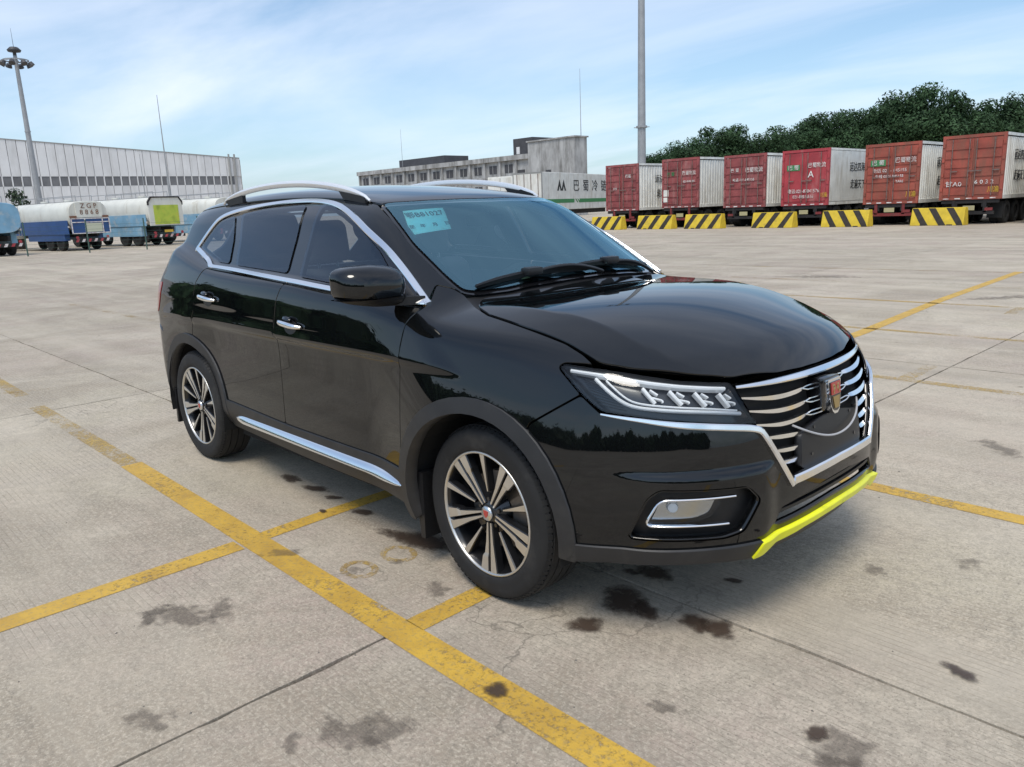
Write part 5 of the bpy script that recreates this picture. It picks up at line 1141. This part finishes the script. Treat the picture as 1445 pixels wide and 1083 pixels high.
# ------------------------------------------------------------ masts and rods
ml=empty('floodlight_mast',(-81.6,16.85,0),0,'tall grey floodlight mast with a crown of lamps before the warehouse','lamp mast')
MB().tube((0,0,0),(0,0,17.2),.33,.17,14).build('pole',m_steel,ml,auto=40); MB().tube((0,0,10.4),(0,0,10.5),.27,.27,14).build('collar',m_steel,ml)
MB().lathe([(0,18.0),(.35,17.95),(.62,17.7),(.55,17.55),(.16,17.5),(.16,17.2)],'z',16).build('crown_cap',m_lampd,ml,smooth=True); MB().lathe([(1.05,16.75),(1.12,16.75),(1.12,16.85),(1.05,16.85)],'z',24,closed=True).build('lamp_ring',m_steel,ml)
for k in range(8):
    a=k*math.pi/4+.3; b=MB().tube((.15*math.cos(a),.15*math.sin(a),17.0),(1.1*math.cos(a),1.1*math.sin(a),16.8),.04,.04,6).build('lamp_arm',m_steel,ml)
    c=Vector((1.18*math.cos(a),1.18*math.sin(a),16.62)); MB().tube(c,c+Vector((.16*math.cos(a),.16*math.sin(a),-.28)),.22,.30,10).build('floodlight',m_lampd,ml)
MB().tube((0,0,18),(0,0,19.6),.025,.012,6).build('lightning_spike',m_lampd,ml); ml.scale=(.92,.92,.955)
mr_=empty('lighting_mast',(-37.2,49.4,0),0,'tall plain grey steel mast rising behind the red trailers','lamp mast')
MB().tube((0,0,0),(0,0,26),.36,.20,18).build('pole',m_steel,mr_,auto=40); MB().tube((0,0,7.25),(0,0,7.4),.44,.44,16).build('collar',m_steel,mr_)
for k in range(4): a=k*math.pi/2+.5; MB().tube((.3*math.cos(a),.3*math.sin(a),7.3),(.62*math.cos(a),.62*math.sin(a),7.3),.03,.03,6).build('collar_hook',m_steel,mr_)
for k in range(6): a=k*math.pi/3; MB().tube((.1,0,25.6),(1.1*math.cos(a),1.1*math.sin(a),25.5),.05,.05,6).build('lamp_arm',m_steel,mr_); MB().tube((1.1*math.cos(a),1.1*math.sin(a),25.5),(1.2*math.cos(a),1.2*math.sin(a),25.2),.2,.28,8).build('floodlight',m_lampd,mr_)
def rod(x,y,h,r0,label):
    r=empty('lightning_rod',(x,y,0),0,label,'rod','thin rods against the sky'); MB().tube((0,0,0),(0,0,h*.42),r0,r0*.7,8).build('lower_tube',m_steel,r); MB().tube((0,0,h*.42),(0,0,h),r0*.45,r0*.15,8).build('upper_tube',m_steel,r)
rod(-81.6,28.8,13.9,.17,'taller of two thin rods standing before the warehouse behind the tankers'); rod(-83.5,27.0,8.3,.12,'shorter of two thin rods standing before the warehouse behind the tankers')
rod(-81.0,92.1,21.7,.16,'thin rod rising behind the stair tower of the concrete building'); rod(-129,93,17.5,.13,'thin rod rising behind the low end of the concrete building')
# ------------------------------------------------------------ tankers
def tanker(x,y,rz,label,body,skirt,kind):
    r=empty('tank_truck',(x,y,0),rz,label,'truck','tank trucks parked behind the fence')
    # local: rear face at y=0 looking towards -y, length along +y
    n=26; prof=[]
    for k in range(n):
        a=2*math.pi*k/n; c,s=math.cos(a),math.sin(a); prof.append((1.22*(abs(c)**.62)*(1 if c>0 else -1),2.15+.86*(abs(s)**.62)*(1 if s>0 else -1)))
    V=[];F_=[];st=[(0,.0),(0,.97),(.06,1),(7.4,1),(7.46,.97),(7.46,.0)]
    for yy,q in st: V+=[(px_*q,yy,2.15+(pz-2.15)*q) for px_,pz in prof]
    for i in range(len(st)-1):
        for k in range(n): F_.append((i*n+k,i*n+(k+1)%n,(i+1)*n+(k+1)%n,(i+1)*n+k))
    MB().add(V,F_).build('tank',body,r,auto=35)
    MB().box(-.55,-.40,.1,9.6,.85,1.15).box(.40,.55,.1,9.6,.85,1.15).build('chassis',m_chas,r)
    for s in (-1,1): MB().box(s*1.05-.16,s*1.05+.16,.9,5.6,.62,1.42).build('side_locker',skirt,r); MB().box(s*1.2-.05,s*1.2+.05,.2,7.2,1.42,1.52).build('side_rail',m_twhite,r)
    MB().box(-1.15,1.15,-.12,0,.52,.72).build('rear_bumper',m_chas,r)
    for k in range(6): MB().add([(-1.1+k*.38,-.125,.53),(-.93+k*.38,-.125,.53),(-.83+k*.38,-.125,.71),(-1.0+k*.38,-.125,.71),(-1.1+k*.38,-.12,.53),(-.93+k*.38,-.12,.53),(-.83+k*.38,-.12,.71),(-1.0+k*.38,-.12,.71)],[(0,1,2,3),(0,4,5,1),(2,6,7,3)]).build('bumper_stripe',m_twhite if k%2 else m_cred3,r)
    for yy in (1.6,2.95,8.6):
        for s in (-1.05,1.05): w=link('wheel',me_tw,None,r); w.location=(s,yy,.5)
    cb=MB().prism([(7.7,.8),(7.7,2.75),(7.95,2.95),(9.3,2.95),(9.65,2.0),(9.75,.8)],'x',-1.2,1.2).build('cab',body,r)
    MB().prism([(9.33,2.85),(9.62,2.05),(9.66,2.05),(9.37,2.85)],'x',-1.05,1.05).build('cab_windscreen',m_tint,cb)
    for s in (-1,1): MB().box(s*1.205-.006,s*1.205+.006,8.2,9.2,1.95,2.7).build('cab_window',m_tint,cb)
    for yy in (2.2,5.2): MB().tube((0,yy,2.98),(0,yy,3.14),.28,.26,14).build('top_hatch',body,r)
    MB().box(-.5,.5,.3,7.2,3.005,3.02).build('walkway',m_steel,r)
    for s in (-.5,.5): MB().tube((s,.3,3.02),(s,.3,3.35),.02,.02,6).tube((s,3.7,3.02),(s,3.7,3.35),.02,.02,6).tube((s,7.2,3.02),(s,7.2,3.35),.02,.02,6).tube((s,.3,3.33),(s,7.2,3.33),.02,.02,6).build('handrail',m_steel,r)
    ld=MB(); ld.tube((-1.30,6.2,.9),(-1.30,6.2,2.9),.02,.02,6).tube((-1.30,6.6,.9),(-1.30,6.6,2.9),.02,.02,6)
    for k in range(7): ld.tube((-1.30,6.2,1.0+k*.28),(-1.30,6.6,1.0+k*.28),.015,.015,6)
    ld.build('ladder',m_steel,r)
    for s in (-1,1): MB().tube((s*1.18,.4,1.30),(s*1.18,6.8,1.30),.07,.07,8).build('hose_tube',m_steel,r)
    for s in (-.95,.95): MB().tube((s,-.14,.80),(s,-.10,.80),.09,.09,10).build('tail_lamp',m_cred3,r)
    if kind=='board':
        MB().box(-1.18,1.18,-.10,-.01,1.05,1.95).build('rear_locker',m_tkb,r)
        fr=MB().box(-1.2,1.2,-.14,-.10,1.92,1.97).box(-1.2,1.2,-.14,-.10,1.70,1.75).box(-1.2,1.2,-.14,-.10,1.03,1.08).box(-1.2,-1.15,-.14,-.10,1.03,1.97).box(1.15,1.2,-.14,-.10,1.03,1.97).box(-.38,-.33,-.14,-.10,1.03,1.97).box(.72,.77,-.14,-.10,1.03,1.97).build('rear_frame',m_twhite,r)
        MB().box(-.30,.68,-.135,-.10,1.12,1.66).build('rear_plate',mat('plate_cream',(.55,.56,.42),.6),r)
        MB().box(-.80,.85,-.08,-.005,2.02,2.92).build('letter_board',m_tkw,r)
        MX=lambda a,z:Matrix.Translation((a,-.085,z))@Matrix.Rotation(math.pi/2,4,'X'); text('Z G P',.42,m_rust,r,MX(.02,2.70),depth=.01); text('8 8 6 8',.42,m_rust,r,MX(.02,2.32),depth=.01)
        for s in (-1,1): MB().box(s*1.0-.2,s*1.0+.2,-.10,-.01,2.0,2.12).build('rust_ledge',m_rust,r)
    elif kind=='panel':
        MB().prism([(-1.18,1.25),(1.18,1.25),(1.18,2.65),(.95,2.95),(-.95,2.95),(-1.18,2.65)],'y',-.10,-.005).build('rear_panel',m_tkw,r)
        MB().box(-.86,.86,-.13,-.10,1.32,2.50).build('yellow_panel',m_tkg,r)
        MB().prism([(-1.22,2.5),(-1.22,2.72),(-.98,3.03),(.98,3.03),(1.22,2.72),(1.22,2.5),(1.16,2.5),(1.16,2.66),(.94,2.95),(-.94,2.95),(-1.16,2.66),(-1.16,2.5)],'y',-.14,-.02).build('rear_rim',m_chas,r)
        MB().box(-.3,.3,-.14,-.12,.82,.98).build('number_plate',m_tyel,r)
    return r
for (x,y,rz,sc,lb,bd_,sk_,kd) in ((-49.8,11.9,102,.96,'white tank truck with blue skirts and a lettered board on its rear',m_tkw,m_tkb,'board'),(-50.6,16.7,104,1.02,'white and pale blue tank truck with a yellow-green rear panel',m_tkw,m_tkl,'panel'),(-47.2,6.7,100,.94,'pale blue tank truck parked beside the one with the lettered board',m_tkl,m_tkl,'plain'),(-52.6,21.9,104,1.0,'white tank truck with bare rear beside the one with the yellow-green panel',m_tkw,m_tkl,'plain')):
    tk=tanker(x,y,math.radians(rz),lb,bd_,sk_,kd); tk.scale=(sc,sc,sc)
    if kd!='board':
        for o in tk.children:
            if o.name.startswith('side_locker'): o.scale=(1,1,1.0)
        for sd_ in (-1,1): MB().box(sd_*1.235-.02,sd_*1.235+.02,.25,7.1,1.25,1.95).build('side_skirt',m_tkl,tk)
    else:
        for sd_ in (-1,1): MB().box(sd_*1.235-.02,sd_*1.235+.02,.25,7.1,1.02,1.85).build('side_skirt',m_tkb,tk)
# ------------------------------------------------------------ mesh fence before the tankers
fn=empty('mesh_fence',(-45.2,7.4,0),math.radians(82),'thin green wire mesh fence in front of the tank trucks','fence')
for k in range(5): MB().tube((k*2.9,0,0),(k*2.9,0,1.75),.035,.035,6).build('post',m_fence,fn)
for k in range(7): MB().tube((0,0,.15+k*.22),(11.6,0,.15+k*.22),.006,.006,4).build('wire',m_fence,fn)
# ------------------------------------------------------------ trees
def leafmat(name,col):
    m=bpy.data.materials.new(name); m.use_nodes=True; t=m.node_tree; b=t.nodes['Principled BSDF']; g=t.nodes.new('ShaderNodeNewGeometry')
    n=t.nodes.new('ShaderNodeTexNoise'); n.inputs['Scale'].default_value=.55; n.inputs['Detail'].default_value=4; t.links.new(g.outputs['Position'],n.inputs['Vector'])
    n2=t.nodes.new('ShaderNodeTexWhiteNoise'); t.links.new(g.outputs['Random Per Island'],n2.inputs['Vector'])
    r=t.nodes.new('ShaderNodeMapRange'); t.links.new(n.outputs[0],r.inputs[0]); r.inputs[1].default_value=.3; r.inputs[2].default_value=.7; r.inputs[3].default_value=.62; r.inputs[4].default_value=1.4
    r2=t.nodes.new('ShaderNodeMapRange'); t.links.new(g.outputs['Random Per Island'],r2.inputs[0]); r2.inputs[3].default_value=.6; r2.inputs[4].default_value=1.5
    mm=t.nodes.new('ShaderNodeMath'); mm.operation='MULTIPLY'; t.links.new(r.outputs[0],mm.inputs[0]); t.links.new(r2.outputs[0],mm.inputs[1])
    h=t.nodes.new('ShaderNodeHueSaturation'); h.inputs['Color'].default_value=(*col,1); t.links.new(mm.outputs[0],h.inputs['Value']); t.links.new(h.outputs[0],b.inputs['Base Color']); b.inputs['Specular IOR Level'].default_value=.12; b.inputs['Roughness'].default_value=.6; return m
m_leaf=leafmat('camphor_leaves',(.036,.068,.030)); m_leaf2=leafmat('shrub_leaves',(.045,.065,.04))
def crown(seed,rx,rz,zc,nb,nl,ls):
    R=np.random.RandomState(seed); V=[];F_=[]; B=[]
    while len(B)<nb:
        p=R.uniform(-1,1,3); l=np.linalg.norm(p)
        if .35<l<1 and p[2]>-.75: B.append((p*np.array([rx,rx,rz]),R.uniform(.20,.36)*rx))
    n=nl//nb
    for c,r in B:
        d=R.normal(size=(n,3)); d/=np.linalg.norm(d,axis=1,keepdims=True); q=c+d*(r*np.where(R.uniform(size=(n,1))<.25,R.uniform(.15,.6,(n,1)),R.uniform(.7,1.06,(n,1))))*np.array([1,1,.8])+np.array([0,0,zc])
        for P,dn in zip(q,d):
            a=dn+R.normal(size=3)*.55; a/=np.linalg.norm(a); u=np.cross(a,R.normal(size=3)); u/=np.linalg.norm(u); v=np.cross(a,u); s=ls*R.uniform(.6,1.4); k=len(V)
            V+=[P-u*s,P-v*s*.5,P+u*s,P+v*s*.5]; F_.append((k,k+1,k+2,k+3))
    return mesh('crown',V,F_)
def tree(x,y,h,rx,me,label,group,mt,s=1,rz=0,name='camphor_tree'):
    r=empty(name,(x,y,0),rz,label,'tree',group); c=link('crown',me,mt,r); c.scale=(s,s,s)
    t=MB().tube((0,0,-.05),(.1,0,h*.3*s),.30*s,.22*s,10); t.tube((.1,0,h*.3*s),(.6*s,.2*s,h*.62*s),.2*s,.07*s,8); t.tube((.1,0,h*.3*s),(-.8*s,.5*s,h*.6*s),.18*s,.06*s,8); t.tube((.1,0,h*.28*s),(-.1*s,-.9*s,h*.58*s),.16*s,.05*s,8); t.build('trunk',m_bark,r)
    return r
CR=[crown(1,4.6,3.5,6.0,64,36000,.135),crown(2,4.9,3.7,6.1,68,38000,.135),crown(3,4.4,3.4,5.9,62,34000,.13)]
tl_='dense dark green camphor tree in the row behind the container trailers'; tg_='camphor trees behind the trailers'
for k,(x,y,s) in enumerate([(-40.6,58.6,.66),(-38.2,61.8,.76),(-35.4,64.2,.83),(-33.0,67.0,.77),(-31.4,70.2,.86),(-29.6,71.4,.93),(-27.0,74.2,.98),(-25.2,76.0,1.04),(-22.4,79.0,.97),(-19.6,81.6,.95),(-16.0,82.5,.97),(-12.0,84,1.0),(-8,85,1.0)]):
    tree(x,y,9.4,4.3,CR[k%3],tl_,tg_,m_leaf,s,k*1.7)
CS=crown(5,1.3,1.3,1.7,12,1600,.10)
for k,(x,y,s) in enumerate([(-62,10.6,1.3),(-63.5,13,1.0)]): tree(x,y,2.4,1.2,CS,'small grey-green shrub growing between the tank trucks','shrubs between the tankers',m_leaf2,s,k,'shrub')
# unseen wood added behind the camera for a dark band in the car's reflections
wd_=MB(); R_=np.random.RandomState(9)
bm=bmesh.new(); bmesh.ops.create_icosphere(bm,subdivisions=3,radius=1); bm.verts.index_update(); ib=np.array([v.co for v in bm.verts]); jf=[[v.index for v in q.verts] for q in bm.faces]; bm.free()
for k in range(46):
    a=math.radians(196+k*3.4); d=70+R_.uniform(-5,12); hh=R_.uniform(5.0,9.5); ph=R_.uniform(0,6,3)
    lump=1+.16*np.sin(ib@np.array([7,3,5.])+ph[0])+.12*np.sin(ib@np.array([-4,9,6.])+ph[1])
    dim=np.array([4.4,4.4,hh*.55]); cen=np.array([d*math.cos(a),d*math.sin(a),hh*.48])
    wd_.add(ib*lump[:,None]*dim*.90+cen,jf)
    for q in range(520):
        i=R_.randint(len(ib)); dn=ib[i]+R_.normal(size=3)*.05; P=dn*lump[i]*dim*R_.uniform(.9,1.06)+cen; n_=dn+R_.normal(size=3)*.6; u=np.cross(n_,R_.normal(size=3)); u/=np.linalg.norm(u); v=np.cross(n_,u); v/=np.linalg.norm(v); sz=R_.uniform(.22,.45); wd_.add([P-u*sz,P-v*sz*.6,P+u*sz,P+v*sz*.6],[(0,1,2,3)])
tag(link('reflection_wood',mesh('reflection_wood',wd_.V,wd_.F),m_leaf),'far wood edging the yard, dark green','wood',kind='stuff')
